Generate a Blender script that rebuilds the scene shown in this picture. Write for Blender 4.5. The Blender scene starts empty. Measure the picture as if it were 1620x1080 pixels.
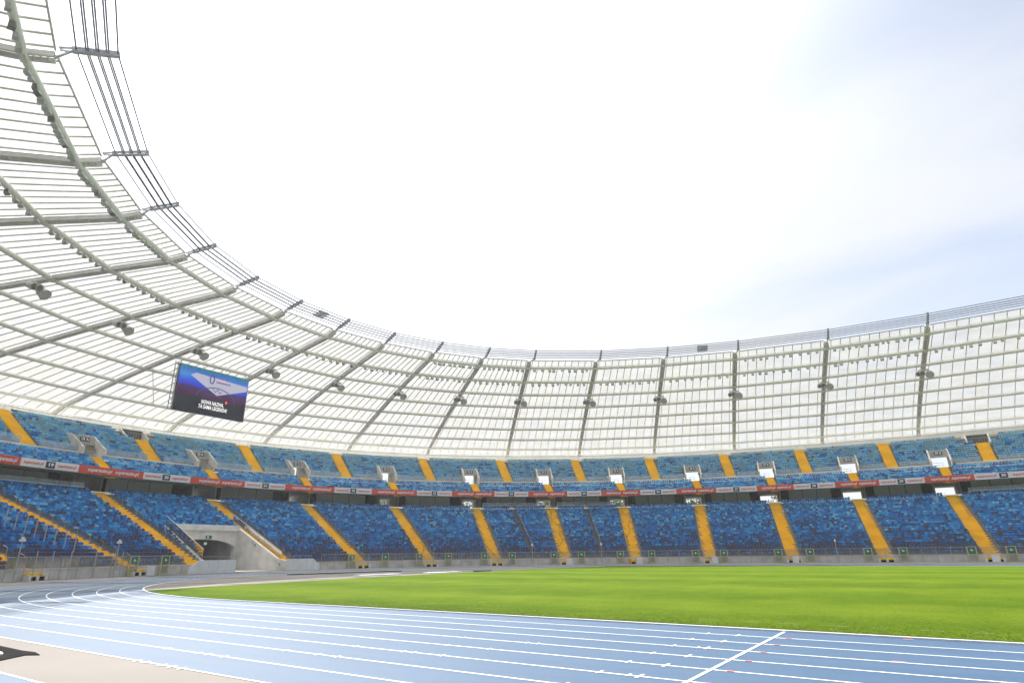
import bpy, math, random
import numpy as np
from mathutils import Matrix, Vector
random.seed(7); rng = np.random.default_rng(7)
scene = bpy.context.scene
col = scene.collection
R = math.radians

# ------------------------------------------------------------------ camera
CAM = np.array([28.946, -54.432, 1.978])
yaw, pitch, roll, FPX = 0.59772, 0.34034, -0.01174, 946.7
fw = np.array([-math.sin(yaw)*math.cos(pitch), math.cos(yaw)*math.cos(pitch), math.sin(pitch)])
rt0 = np.array([math.cos(yaw), math.sin(yaw), 0.0]); up0 = np.cross(rt0, fw)
rt = math.cos(roll)*rt0 + math.sin(roll)*up0
up = -math.sin(roll)*rt0 + math.cos(roll)*up0
cd = bpy.data.cameras.new('camera'); cam = bpy.data.objects.new('camera', cd); col.objects.link(cam)
cam.matrix_world = Matrix(((rt[0], up[0], -fw[0], CAM[0]), (rt[1], up[1], -fw[1], CAM[1]), (rt[2], up[2], -fw[2], CAM[2]), (0, 0, 0, 1)))
cd.sensor_fit = 'HORIZONTAL'; cd.sensor_width = 36.0; cd.lens = FPX/1620*36
cd.clip_start = 0.1; cd.clip_end = 6000
scene.camera = cam

# ------------------------------------------------------------------ sky and sun
SUN_EL = R(53.7); SUN_H = np.array([-0.9133, 0.4072])
SUN = Vector((SUN_H[0]*math.cos(SUN_EL), SUN_H[1]*math.cos(SUN_EL), math.sin(SUN_EL)))
world = bpy.data.worlds.new('World'); scene.world = world; world.use_nodes = True
nt = world.node_tree; nt.nodes.clear()
def wn(t, **k):
    n = nt.nodes.new(t)
    for a, b in k.items(): setattr(n, a, b)
    return n
def wmath(op, a, b=None, clamp=False):
    n = wn('ShaderNodeMath', operation=op, use_clamp=clamp)
    for i, v in enumerate((a, b)):
        if v is None: continue
        if hasattr(v, 'links'): nt.links.new(v, n.inputs[i])
        else: n.inputs[i].default_value = v
    return n.outputs[0]
sky = wn('ShaderNodeTexSky', sky_type='NISHITA', sun_disc=False, sun_elevation=SUN_EL,
         sun_rotation=math.atan2(SUN_H[0], SUN_H[1]), air_density=1.0, dust_density=1.5, ozone_density=1.0)
bg_sky = wn('ShaderNodeBackground'); bg_sky.inputs['Strength'].default_value = 0.066
nt.links.new(sky.outputs[0], bg_sky.inputs['Color'])
tc = wn('ShaderNodeTexCoord'); sep = wn('ShaderNodeSeparateXYZ'); nt.links.new(tc.outputs['Generated'], sep.inputs[0])
dz = wmath('ADD', wmath('MAXIMUM', sep.outputs[2], 0.0), 0.45)
cmb = wn('ShaderNodeCombineXYZ')
nt.links.new(wmath('DIVIDE', sep.outputs[0], dz), cmb.inputs[0]); nt.links.new(wmath('DIVIDE', sep.outputs[1], dz), cmb.inputs[1])
mp = wn('ShaderNodeMapping'); mp.inputs['Rotation'].default_value = (0, 0, R(-25)); mp.inputs['Scale'].default_value = (0.9, 2.1, 1); mp.inputs['Location'].default_value = (4.2, 6.6, 0)
nt.links.new(cmb.outputs[0], mp.inputs[0])
nz = wn('ShaderNodeTexNoise'); nz.inputs['Scale'].default_value = 1.5; nz.inputs['Detail'].default_value = 7; nz.inputs['Roughness'].default_value = 0.48; nz.inputs['Distortion'].default_value = 0.5
nt.links.new(mp.outputs[0], nz.inputs['Vector'])
ramp = wn('ShaderNodeMapRange', interpolation_type='SMOOTHSTEP'); ramp.inputs[1].default_value = 0.30; ramp.inputs[2].default_value = 0.74
nt.links.new(nz.outputs[0], ramp.inputs[0])
dot = wn('ShaderNodeVectorMath', operation='DOT_PRODUCT'); nt.links.new(tc.outputs['Generated'], dot.inputs[0]); dot.inputs[1].default_value = SUN
ds = wmath('MAXIMUM', dot.outputs['Value'], 0.0)
veil = wn('ShaderNodeMapRange', interpolation_type='SMOOTHSTEP'); veil.inputs[1].default_value = 0.40; veil.inputs[2].default_value = 1.0
nt.links.new(ds, veil.inputs[0])
hor = wmath('POWER', wmath('SUBTRACT', 1.0, wmath('MAXIMUM', sep.outputs[2], 0.0)), 4.0)
cover = wmath('ADD', wmath('ADD', wmath('MULTIPLY', ramp.outputs[0], 0.55), wmath('MULTIPLY', veil.outputs[0], 0.75)), wmath('MULTIPLY', hor, 0.55))
cover = wmath('MINIMUM', wmath('ADD', cover, 0.27), 0.97)
glare = wmath('ADD', 0.29, wmath('MULTIPLY', wmath('POWER', ds, 8.0), 0.95))
cc = wn('ShaderNodeCombineXYZ')
nt.links.new(wmath('MULTIPLY', glare, 0.97), cc.inputs[0]); nt.links.new(glare, cc.inputs[1]); nt.links.new(wmath('MULTIPLY', glare, 1.06), cc.inputs[2])
bg_c = wn('ShaderNodeBackground'); bg_c.inputs['Strength'].default_value = 1.0; nt.links.new(cc.outputs[0], bg_c.inputs['Color'])
mx = wn('ShaderNodeMixShader'); nt.links.new(cover, mx.inputs[0]); nt.links.new(bg_sky.outputs[0], mx.inputs[1]); nt.links.new(bg_c.outputs[0], mx.inputs[2])
out = wn('ShaderNodeOutputWorld'); nt.links.new(mx.outputs[0], out.inputs[0])
sd = bpy.data.lights.new('sun', 'SUN'); sd.energy = 2.8; sd.angle = R(0.55); sd.color = (1.0, 0.955, 0.88)
so = bpy.data.objects.new('sun', sd); col.objects.link(so); so.rotation_euler = SUN.to_track_quat('Z', 'Y').to_euler(); so.location = (-40, 40, 120)
scene.view_settings.view_transform = 'Standard'; scene.view_settings.look = 'None'
scene.view_settings.exposure = 1.68; scene.view_settings.gamma = 1.0; scene.view_settings.use_curve_mapping = False
scene.render.engine = 'CYCLES'
scene.cycles.max_bounces = 8; scene.cycles.diffuse_bounces = 6; scene.cycles.glossy_bounces = 3
scene.cycles.transmission_bounces = 4; scene.cycles.transparent_max_bounces = 16

# ------------------------------------------------------------------ materials
def base_mat(name):
    m = bpy.data.materials.new(name); m.use_nodes = True
    n = m.node_tree; b = n.nodes['Principled BSDF']
    return m, n, b
def mat(name, c, rough=0.6, var=0.12, scale=3.0, metal=0.0, spec=0.3, bump=0.0, bscale=40, detail=4, c2=None, warp=(1, 1, 1)):
    m, n, b = base_mat(name)
    t = n.nodes.new('ShaderNodeTexCoord'); no = n.nodes.new('ShaderNodeTexNoise'); mpn = n.nodes.new('ShaderNodeMapping')
    mpn.inputs['Scale'].default_value = warp
    no.inputs['Scale'].default_value = scale; no.inputs['Detail'].default_value = detail
    n.links.new(t.outputs['Object'], mpn.inputs[0]); n.links.new(mpn.outputs[0], no.inputs['Vector'])
    r = n.nodes.new('ShaderNodeValToRGB')
    lo = [max(0, x*(1-var)) for x in c]; hi = [min(1, x*(1+var)) for x in (c2 or c)]
    r.color_ramp.elements[0].position = 0.3; r.color_ramp.elements[1].position = 0.7
    r.color_ramp.elements[0].color = (*lo, 1); r.color_ramp.elements[1].color = (*hi, 1)
    n.links.new(no.outputs[0], r.inputs[0]); n.links.new(r.outputs[0], b.inputs['Base Color'])
    b.inputs['Roughness'].default_value = rough; b.inputs['Metallic'].default_value = metal; b.inputs['Specular IOR Level'].default_value = spec
    if bump:
        n2 = n.nodes.new('ShaderNodeTexNoise'); n2.inputs['Scale'].default_value = bscale; n2.inputs['Detail'].default_value = 3
        n.links.new(t.outputs['Object'], n2.inputs['Vector'])
        bp = n.nodes.new('ShaderNodeBump'); bp.inputs['Strength'].default_value = bump; bp.inputs['Distance'].default_value = 0.02
        n.links.new(n2.outputs[0], bp.inputs['Height']); n.links.new(bp.outputs[0], b.inputs['Normal'])
    return m
def emit(name, c, s=1.0):
    m = bpy.data.materials.new(name); m.use_nodes = True; n = m.node_tree; n.nodes.clear()
    e = n.nodes.new('ShaderNodeEmission'); e.inputs[0].default_value = (*c, 1); e.inputs[1].default_value = s
    o = n.nodes.new('ShaderNodeOutputMaterial'); n.links.new(e.outputs[0], o.inputs[0]); return m
def sheet(name, tint, trans, clear, diff):
    # opal polycarbonate: scatters, lets part straight through, a little surface reflection
    m = bpy.data.materials.new(name); m.use_nodes = True; n = m.node_tree; n.nodes.clear()
    tl = n.nodes.new('ShaderNodeBsdfTranslucent'); tp = n.nodes.new('ShaderNodeBsdfTransparent'); df = n.nodes.new('ShaderNodeBsdfDiffuse')
    t = n.nodes.new('ShaderNodeTexCoord'); no = n.nodes.new('ShaderNodeTexNoise'); no.inputs['Scale'].default_value = 0.35; no.inputs['Detail'].default_value = 5
    n.links.new(t.outputs['Object'], no.inputs['Vector'])
    r = n.nodes.new('ShaderNodeValToRGB'); r.color_ramp.elements[0].position = 0.3; r.color_ramp.elements[1].position = 0.7
    r.color_ramp.elements[0].color = (*[x*0.86 for x in tint], 1); r.color_ramp.elements[1].color = (*tint, 1)
    n.links.new(no.outputs[0], r.inputs[0]); n.links.new(r.outputs[0], df.inputs[0])
    for col_in, k in ((tl.inputs[0], trans/0.5), (tp.inputs[0], clear/0.5)):
        mm = n.nodes.new('ShaderNodeMix'); mm.data_type = 'RGBA'; mm.blend_type = 'MULTIPLY'; mm.inputs[0].default_value = 1.0; mm.inputs[7].default_value = (k, k, k, 1)
        n.links.new(r.outputs[0], mm.inputs[6]); n.links.new(mm.outputs[2], col_in)
    m1 = n.nodes.new('ShaderNodeMixShader'); m1.inputs[0].default_value = 0.5
    n.links.new(tl.outputs[0], m1.inputs[1]); n.links.new(tp.outputs[0], m1.inputs[2])
    m2 = n.nodes.new('ShaderNodeMixShader'); m2.inputs[0].default_value = diff
    n.links.new(m1.outputs[0], m2.inputs[1]); n.links.new(df.outputs[0], m2.inputs[2])
    o = n.nodes.new('ShaderNodeOutputMaterial'); n.links.new(m2.outputs[0], o.inputs[0]); return m
def glassm(name, tint, film, filmcol=(0.7, 0.75, 0.78)):
    m = bpy.data.materials.new(name); m.use_nodes = True; n = m.node_tree; n.nodes.clear()
    tp = n.nodes.new('ShaderNodeBsdfTransparent'); tp.inputs[0].default_value = (*tint, 1)
    df = n.nodes.new('ShaderNodeBsdfDiffuse'); df.inputs[0].default_value = (*filmcol, 1)
    gl = n.nodes.new('ShaderNodeBsdfGlossy'); gl.inputs['Roughness'].default_value = 0.06
    fr = n.nodes.new('ShaderNodeFresnel'); fr.inputs[0].default_value = 1.35
    m1 = n.nodes.new('ShaderNodeMixShader'); m1.inputs[0].default_value = film; n.links.new(tp.outputs[0], m1.inputs[1]); n.links.new(df.outputs[0], m1.inputs[2])
    m2 = n.nodes.new('ShaderNodeMixShader'); n.links.new(fr.outputs[0], m2.inputs[0]); n.links.new(m1.outputs[0], m2.inputs[1]); n.links.new(gl.outputs[0], m2.inputs[2])
    o = n.nodes.new('ShaderNodeOutputMaterial'); n.links.new(m2.outputs[0], o.inputs[0]); return m

M = {}
M['concrete'] = mat('concrete', (0.63, 0.61, 0.575), 0.85, 0.18, 0.8, bump=0.2, bscale=12)
M['concrete_light'] = mat('concrete_light', (0.76, 0.74, 0.70), 0.85, 0.14, 0.7, bump=0.15, bscale=10)
M['lintel'] = mat('lintel_grey', (0.36, 0.355, 0.34), 0.8, 0.15, 0.8)
M['white_wall'] = mat('white_wall', (0.80, 0.81, 0.80), 0.7, 0.06, 1.2)
M['terrace'] = mat('terrace', (0.22, 0.22, 0.23), 0.9, 0.2, 0.8)
M['soffit'] = mat('soffit', (0.48, 0.485, 0.485), 0.9, 0.15, 0.6)
M['panel_grey'] = mat('panel_grey', (0.72, 0.74, 0.73), 0.6, 0.06, 0.5)
M['dark'] = mat('dark', (0.10, 0.105, 0.11), 0.7, 0.3, 2.0)
M['black'] = mat('rubber_and_hole_black', (0.018, 0.017, 0.018), 0.95, 0.3, 3.0, spec=0.05, bump=0.3, bscale=8)
M['yellow'] = mat('yellow_paint', (0.92, 0.52, 0.012), 0.65, 0.10, 0.45, c2=(0.92, 0.56, 0.015), detail=9)
M['yellow_frame'] = mat('yellow_frame', (0.62, 0.56, 0.22), 0.5, 0.1, 4)
M['galv'] = mat('galvanised', (0.36, 0.37, 0.37), 0.45, 0.15, 5, metal=0.4)
M['post'] = mat('post_grey', (0.42, 0.44, 0.44), 0.5, 0.1, 4)
M['cream_steel'] = mat('cream_steel', (0.84, 0.83, 0.78), 0.5, 0.07, 0.6)
M['truss'] = mat('truss_steel', (0.74, 0.72, 0.69), 0.55, 0.12, 0.8)
M['truss_dark'] = mat('truss_plate', (0.58, 0.56, 0.54), 0.6, 0.15, 0.8)
M['mullion'] = mat('mullion', (0.62, 0.60, 0.56), 0.5, 0.1, 1)
M['cable'] = mat('cable', (0.19, 0.18, 0.24), 0.5, 0.1, 3)
M['clamp'] = mat('clamp', (0.46, 0.46, 0.51), 0.5, 0.1, 2)
M['fork'] = mat('fork', (0.62, 0.62, 0.64), 0.5, 0.08, 2)
M['lamp'] = mat('lamp_grey', (0.46, 0.47, 0.46), 0.5, 0.12, 3)
M['lamp_dark'] = mat('lamp_dark', (0.17, 0.17, 0.17), 0.4, 0.2, 3)
M['lamp_yellow'] = mat('lamp_yellow', (0.55, 0.50, 0.2), 0.5, 0.1, 3)
M['red'] = mat('banner_red', (0.72, 0.09, 0.06), 0.55, 0.05, 0.6)
M['white'] = mat('banner_white', (0.84, 0.84, 0.86), 0.55, 0.04, 0.6)
M['navy'] = mat('banner_navy', (0.03, 0.04, 0.075), 0.5, 0.1, 1)
M['white_paint'] = mat('white_paint', (0.80, 0.80, 0.80), 0.6, 0.06, 2.5)
M['rust_paint'] = mat('red_paint', (0.62, 0.20, 0.19), 0.6, 0.1, 3)
M['green_sign'] = mat('green_sign', (0.012, 0.22, 0.13), 0.4, 0.05, 1)
M['orange'] = mat('orange', (0.75, 0.30, 0.02), 0.5, 0.1, 2)
M['blue_mat'] = mat('blue_mat', (0.06, 0.07, 0.22), 0.6, 0.1, 2)
M['bark'] = mat('bark', (0.09, 0.07, 0.05), 0.9, 0.3, 6)
M['leaf'] = mat('leaf', (0.07, 0.11, 0.025), 0.6, 0.4, 1.5, c2=(0.12, 0.17, 0.05))
M['glass'] = glassm('clear_glass', (0.90, 0.93, 0.93), 0.10)
M['glass_pale'] = glassm('dusty_glass', (0.86, 0.9, 0.92), 0.26, (0.62, 0.72, 0.80))
M['plexi'] = glassm('plexi', (0.88, 0.90, 0.91), 0.05, (0.5, 0.53, 0.53))
tints = [(0.94, 0.935, 0.895), (0.945, 0.93, 0.875), (0.92, 0.925, 0.905), (0.94, 0.92, 0.85)]
PANEL = [sheet('polycarbonate_%d' % i, t, 0.195, 0.355, 0.06) for i, t in enumerate(tints)]
M['skirt'] = sheet('skirt_sheet', (0.74, 0.73, 0.69), 0.48, 0.05, 0.45)
SEAT = [mat('seat_navy', (0.085, 0.092, 0.17), 0.4, 0.1, 0.5), mat('seat_dark_blue', (0.035, 0.14, 0.40), 0.4, 0.12, 0.5),
        mat('seat_blue', (0.032, 0.25, 0.68), 0.4, 0.12, 0.5), mat('seat_mid_blue', (0.065, 0.42, 0.84), 0.4, 0.12, 0.5),
        mat('seat_light_blue', (0.22, 0.59, 0.88), 0.4, 0.1, 0.5), mat('seat_steel_blue', (0.22, 0.46, 0.60), 0.45, 0.12, 0.5)]

def track_mat():
    m, n, b = base_mat('tartan_blue')
    t = n.nodes.new('ShaderNodeTexCoord')
    a = n.nodes.new('ShaderNodeTexNoise'); a.inputs['Scale'].default_value = 0.18; a.inputs['Detail'].default_value = 8; a.inputs['Roughness'].default_value = 0.65
    s = n.nodes.new('ShaderNodeTexNoise'); s.inputs['Scale'].default_value = 55; s.inputs['Detail'].default_value = 3
    for x in (a, s): n.links.new(t.outputs['Object'], x.inputs['Vector'])
    mpn = n.nodes.new('ShaderNodeMapping'); mpn.inputs['Scale'].default_value = (0.12, 2.2, 1); n.links.new(t.outputs['Object'], mpn.inputs[0])
    st = n.nodes.new('ShaderNodeTexNoise'); st.inputs['Scale'].default_value = 1.0; st.inputs['Detail'].default_value = 5; n.links.new(mpn.outputs[0], st.inputs['Vector'])
    r = n.nodes.new('ShaderNodeValToRGB'); r.color_ramp.elements[0].position = 0.3; r.color_ramp.elements[1].position = 0.72
    r.color_ramp.elements[0].color = (0.022, 0.070, 0.150, 1); r.color_ramp.elements[1].color = (0.040, 0.098, 0.180, 1)
    ad = n.nodes.new('ShaderNodeMath'); ad.operation = 'MULTIPLY_ADD'; ad.inputs[1].default_value = 0.5; n.links.new(st.outputs[0], ad.inputs[0])
    ha = n.nodes.new('ShaderNodeMath'); ha.operation = 'MULTIPLY'; ha.inputs[1].default_value = 0.5; n.links.new(a.outputs[0], ha.inputs[0]); n.links.new(ha.outputs[0], ad.inputs[2])
    n.links.new(ad.outputs[0], r.inputs[0])
    mxn = n.nodes.new('ShaderNodeMix'); mxn.data_type = 'RGBA'; mxn.blend_type = 'MULTIPLY'; mxn.inputs[0].default_value = 0.35
    r2 = n.nodes.new('ShaderNodeValToRGB'); r2.color_ramp.elements[0].position = 0.35; r2.color_ramp.elements[0].color = (0.6, 0.6, 0.62, 1); r2.color_ramp.elements[1].position = 0.6
    n.links.new(s.outputs[0], r2.inputs[0]); n.links.new(r.outputs[0], mxn.inputs[6]); n.links.new(r2.outputs[0], mxn.inputs[7]); n.links.new(mxn.outputs[2], b.inputs['Base Color'])
    b.inputs['Roughness'].default_value = 0.5; b.inputs['Specular IOR Level'].default_value = 0.5
    bp = n.nodes.new('ShaderNodeBump'); bp.inputs['Strength'].default_value = 0.35; bp.inputs['Distance'].default_value = 0.01
    n.links.new(s.outputs[0], bp.inputs['Height']); n.links.new(bp.outputs[0], b.inputs['Normal'])
    return m
M['track'] = track_mat()
M['apron'] = mat('tartan_beige', (0.198, 0.181, 0.168), 0.8, 0.08, 0.25, bump=0.25, bscale=50, detail=8)
M['terrain'] = mat('terrain', (0.16, 0.17, 0.10), 0.9, 0.3, 0.05)
def grass_mat():
    m, n, b = base_mat('turf')
    t = n.nodes.new('ShaderNodeTexCoord'); sp = n.nodes.new('ShaderNodeSeparateXYZ'); n.links.new(t.outputs['Object'], sp.inputs[0])
    w = n.nodes.new('ShaderNodeTexNoise'); w.inputs['Scale'].default_value = 0.12; w.inputs['Detail'].default_value = 6; n.links.new(t.outputs['Object'], w.inputs['Vector'])
    def mth(op, a, b2):
        q = n.nodes.new('ShaderNodeMath'); q.operation = op
        for i, v in enumerate((a, b2)):
            if hasattr(v, 'links'): n.links.new(v, q.inputs[i])
            else: q.inputs[i].default_value = v
        return q.outputs[0]
    ph = mth('ADD', mth('MULTIPLY', sp.outputs[1], 2*math.pi/10.6), mth('MULTIPLY', w.outputs[0], 1.2))
    stripe = mth('MULTIPLY_ADD', mth('SINE', ph, 0), 0.5); stripe.node.inputs[2].default_value = 0.5
    f = n.nodes.new('ShaderNodeTexNoise'); f.inputs['Scale'].default_value = 9; f.inputs['Detail'].default_value = 6; f.inputs['Roughness'].default_value = 0.82; n.links.new(t.outputs['Object'], f.inputs['Vector'])
    pa = n.nodes.new('ShaderNodeTexNoise'); pa.inputs['Scale'].default_value = 0.35; pa.inputs['Detail'].default_value = 9; pa.inputs['Roughness'].default_value = 0.65; n.links.new(t.outputs['Object'], pa.inputs['Vector'])
    fr = n.nodes.new('ShaderNodeMapRange'); fr.inputs[1].default_value = 0.36; fr.inputs[2].default_value = 0.64; n.links.new(f.outputs[0], fr.inputs[0])
    gm = n.nodes.new('ShaderNodeMapping'); gm.inputs['Scale'].default_value = (0.05, 0.9, 1); n.links.new(t.outputs['Object'], gm.inputs[0])
    gs = n.nodes.new('ShaderNodeTexNoise'); gs.inputs['Scale'].default_value = 1.0; gs.inputs['Detail'].default_value = 6; n.links.new(gm.outputs[0], gs.inputs['Vector'])
    fac = mth('ADD', mth('ADD', mth('ADD', mth('MULTIPLY', stripe, 0.16), mth('MULTIPLY', mth('SUBTRACT', gs.outputs[0], 0.5), 0.22)), mth('MULTIPLY', fr.outputs[0], 0.34)), mth('MULTIPLY', pa.outputs[0], 0.62))
    r = n.nodes.new('ShaderNodeValToRGB'); e = r.color_ramp.elements
    e[0].position = 0.32; e[0].color = (0.050, 0.096, 0.003, 1); e[1].position = 0.78; e[1].color = (0.132, 0.182, 0.012, 1)
    k = e.new(0.55); k.color = (0.084, 0.140, 0.005, 1)
    n.links.new(fac, r.inputs[0]); n.links.new(r.outputs[0], b.inputs['Base Color']); b.inputs['Roughness'].default_value = 0.85; b.inputs['Specular IOR Level'].default_value = 0.04
    bp = n.nodes.new('ShaderNodeBump'); bp.inputs['Strength'].default_value = 1.0; bp.inputs['Distance'].default_value = 0.06
    n.links.new(f.outputs[0], bp.inputs['Height']); n.links.new(bp.outputs[0], b.inputs['Normal'])
    return m
M['turf'] = grass_mat()
M['blade'] = mat('grass_blade', (0.115, 0.18, 0.006), 0.7, 0.12, 3, c2=(0.145, 0.205, 0.012), spec=0.1)

# ------------------------------------------------------------------ builders
class MB:
    def __init__(s): s.v = []; s.f = []; s.m = []
    def quad(s, a, b, c, d, mi=0):
        i = len(s.v); s.v += [tuple(a), tuple(b), tuple(c), tuple(d)]; s.f.append((i, i+1, i+2, i+3)); s.m.append(mi)
    def hexa(s, p, mi=0):   # p: 4 bottom (ccw), 4 top
        i = len(s.v); s.v += [tuple(q) for q in p]
        for f in ((3, 2, 1, 0), (4, 5, 6, 7), (0, 1, 5, 4), (1, 2, 6, 5), (2, 3, 7, 6), (3, 0, 4, 7)):
            s.f.append(tuple(i+k for k in f)); s.m.append(mi)
    def box(s, c, h, ax=None, mi=0):
        c = np.array(c, float)
        X, Y, Z = ax if ax is not None else np.eye(3)
        X = np.array(X)*h[0]; Y = np.array(Y)*h[1]; Z = np.array(Z)*h[2]
        s.hexa([c-X-Y-Z, c+X-Y-Z, c+X+Y-Z, c-X+Y-Z, c-X-Y+Z, c+X-Y+Z, c+X+Y+Z, c-X+Y+Z], mi)
    def bar(s, p0, p1, w, h, mi=0, upv=(0, 0, 1)):
        p0 = np.array(p0, float); p1 = np.array(p1, float); d = p1-p0; L = np.linalg.norm(d); d = d/L
        sx = np.cross(d, upv); q = np.linalg.norm(sx)
        sx = np.array([1., 0, 0]) if q < 1e-6 else sx/q
        uz = np.cross(sx, d)
        s.box((p0+p1)/2, (w/2, L/2, h/2), (sx, d, uz), mi)
    def tube(s, pts, r, n=8, mi=0, cap=True, closed=False):
        pts = [np.array(p, float) for p in pts]; N = len(pts); i0 = len(s.v)
        rr = r if hasattr(r, '__len__') else [r]*N
        for k in range(N):
            if closed: d = pts[(k+1) % N]-pts[k-1]
            else: d = pts[min(k+1, N-1)]-pts[max(k-1, 0)]
            d = d/np.linalg.norm(d)
            a = np.cross(d, (0, 0, 1.0)); 
            if np.linalg.norm(a) < 1e-3: a = np.array([1.0, 0, 0])
            a = a/np.linalg.norm(a); b = np.cross(a, d)
            for j in range(n):
                t = 2*math.pi*j/n; s.v.append(tuple(pts[k]+rr[k]*(a*math.cos(t)+b*math.sin(t))))
        for k in range(N if closed else N-1):
            k2 = (k+1) % N
            for j in range(n):
                j2 = (j+1) % n
                s.f.append((i0+k*n+j, i0+k*n+j2, i0+k2*n+j2, i0+k2*n+j)); s.m.append(mi)
        if cap and not closed:
            s.f.append(tuple(i0+j for j in range(n))[::-1]); s.m.append(mi)
            s.f.append(tuple(i0+(N-1)*n+j for j in range(n))); s.m.append(mi)
    def prism(s, poly, h0, h1, fn, mi=0):   # poly 2-D list, extruded by fn(u,v,w)
        i = len(s.v); k = len(poly)
        for w in (h0, h1):
            for u, v in poly: s.v.append(tuple(fn(u, v, w)))
        s.f.append(tuple(i+j for j in range(k))[::-1]); s.m.append(mi)
        s.f.append(tuple(i+k+j for j in range(k))); s.m.append(mi)
        for j in range(k):
            j2 = (j+1) % k; s.f.append((i+j, i+j2, i+k+j2, i+k+j)); s.m.append(mi)
    def mesh(s, name, mats):
        me = bpy.data.meshes.new(name); me.from_pydata(s.v, [], s.f)
        for m in (mats if isinstance(mats, list) else [mats]): me.materials.append(m)
        if any(s.m): me.polygons.foreach_set('material_index', s.m)
        me.update(); return me
    def build(s, name, mats, parent=None, smooth=False):
        o = link(name, s.mesh(name, mats), parent)
        if smooth: o.data.polygons.foreach_set('use_smooth', [True]*len(o.data.polygons))
        return o
def link(name, data, parent=None):
    o = bpy.data.objects.new(name, data); col.objects.link(o)
    if parent is not None:
        o.parent = parent
        if 'base' in parent: o.matrix_parent_inverse = Matrix.Translation(-Vector(parent['base']))
    return o
def tag(o, label=None, cat=None, group=None, kind=None):
    if label: o['label'] = label
    if cat: o['category'] = cat
    if group: o['group'] = group
    if kind: o['kind'] = kind
    return o
bases = {}
def thing(name, loc, label, cat, group=None):
    o = bpy.data.objects.new(name, None); col.objects.link(o); o.location = loc
    o.empty_display_size = 0.3
    bases[o.name] = Vector(loc); tag(o, label, cat, group); return o
def part(mb, name, mats, parent, smooth=False):     # geometry given in world coordinates
    o = mb.build(name, mats, None, smooth); adopt(o, parent); return o
def adopt(o, parent):
    o.parent = parent
    w = bases.get(parent.name)
    if w is not None: o.matrix_parent_inverse = Matrix.Translation(-w)
def local(mb, name, mats, parent):                   # geometry given in the thing's own coordinates
    o = mb.build(name, mats); o.parent = parent; return o
_txt = {}
def text_mesh(s, size, bold=0.0, shear=0.0):
    k = (s, size, bold, shear)
    if k in _txt: return _txt[k]
    cu = bpy.data.curves.new('lettering', 'FONT'); cu.body = s; cu.size = size; cu.align_x = 'CENTER'; cu.align_y = 'CENTER'
    cu.offset = bold; cu.shear = shear; cu.extrude = 0.006; cu.resolution_u = 3
    o = bpy.data.objects.new('lettering_curve', cu); col.objects.link(o)
    dg = bpy.context.evaluated_depsgraph_get(); me = bpy.data.meshes.new_from_object(o.evaluated_get(dg))
    bpy.data.objects.remove(o); me.name = 'lettering'; _txt[k] = me; return me
def text(s, size, m, parent, mtx, bold=0.0, shear=0.0, width=None, name='lettering'):
    me = text_mesh(s, size, bold, shear)
    me2 = me.copy(); me2.materials.clear(); me2.materials.append(m)
    o = bpy.data.objects.new(name, me2); col.objects.link(o)
    if width:
        xs = [v.co.x for v in me.vertices]; k = width/(max(xs)-min(xs)); mtx = mtx @ Matrix.Diagonal((k, 1, 1, 1))
    adopt(o, parent); o.matrix_basis = mtx
    return o

# ------------------------------------------------------------------ stadium plan: super-ellipses round the pitch centre
CX, NE = 42.195, 2.127
def P2(t, a, d=29.0):
    t = R(t); c, s = math.cos(t), math.sin(t); b = a-d
    return np.array([CX+a*math.copysign(abs(c)**(2/NE), c), b*math.copysign(abs(s)**(2/NE), s)])
def P(t, a, z, d=29.0):
    q = P2(t, a, d); return np.array([q[0], q[1], z])
def Nrm(t, a, d=29.0):
    q = P2(t, a, d)-[CX, 0]; b = a-d
    g = np.array([math.copysign(abs(q[0]/a)**(NE-1)/a, q[0]), math.copysign(abs(q[1]/b)**(NE-1)/b, q[1])])
    g = g/np.linalg.norm(g); return np.array([g[0], g[1], 0.0])
def Right(t, a, d=29.0):          # to the right for someone on the pitch looking at the stand
    n = Nrm(t, a, d); return np.array([n[1], -n[0], 0.0])
def frame(t, a, z, off=0.0, d=29.0):  # matrix: x right, y up, z towards the pitch
    n = Nrm(t, a, d); r = Right(t, a, d); p = P(t, a, z, d)-n*off
    return Matrix(((r[0], 0, -n[0], p[0]), (r[1], 0, -n[1], p[1]), (0, 1, 0, p[2]), (0, 0, 0, 1)))
def arc(a, t0, t1, d=29.0):
    k = np.linspace(t0, t1, 200); q = np.array([P2(t, a, d) for t in k]); return np.sum(np.linalg.norm(np.diff(q, axis=0), axis=1))
def steps_t(a, ds, t0, t1, d=29.0):  # parameter values every ds metres of arc
    k = np.linspace(t0, t1, 4000); c, s = np.cos(np.radians(k)), np.sin(np.radians(k)); b = a-d
    q = np.stack([a*np.sign(c)*np.abs(c)**(2/NE), b*np.sign(s)*np.abs(s)**(2/NE)], 1)
    L = np.concatenate([[0], np.cumsum(np.linalg.norm(np.diff(q, axis=0), axis=1))])
    return np.interp(np.arange(0, L[-1], ds), L, k)
def to_px(p):
    d = np.asarray(p, float)-CAM; z = d@fw
    return 810+FPX*(d@rt)/z, 540-FPX*(d@up)/z, z

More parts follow.
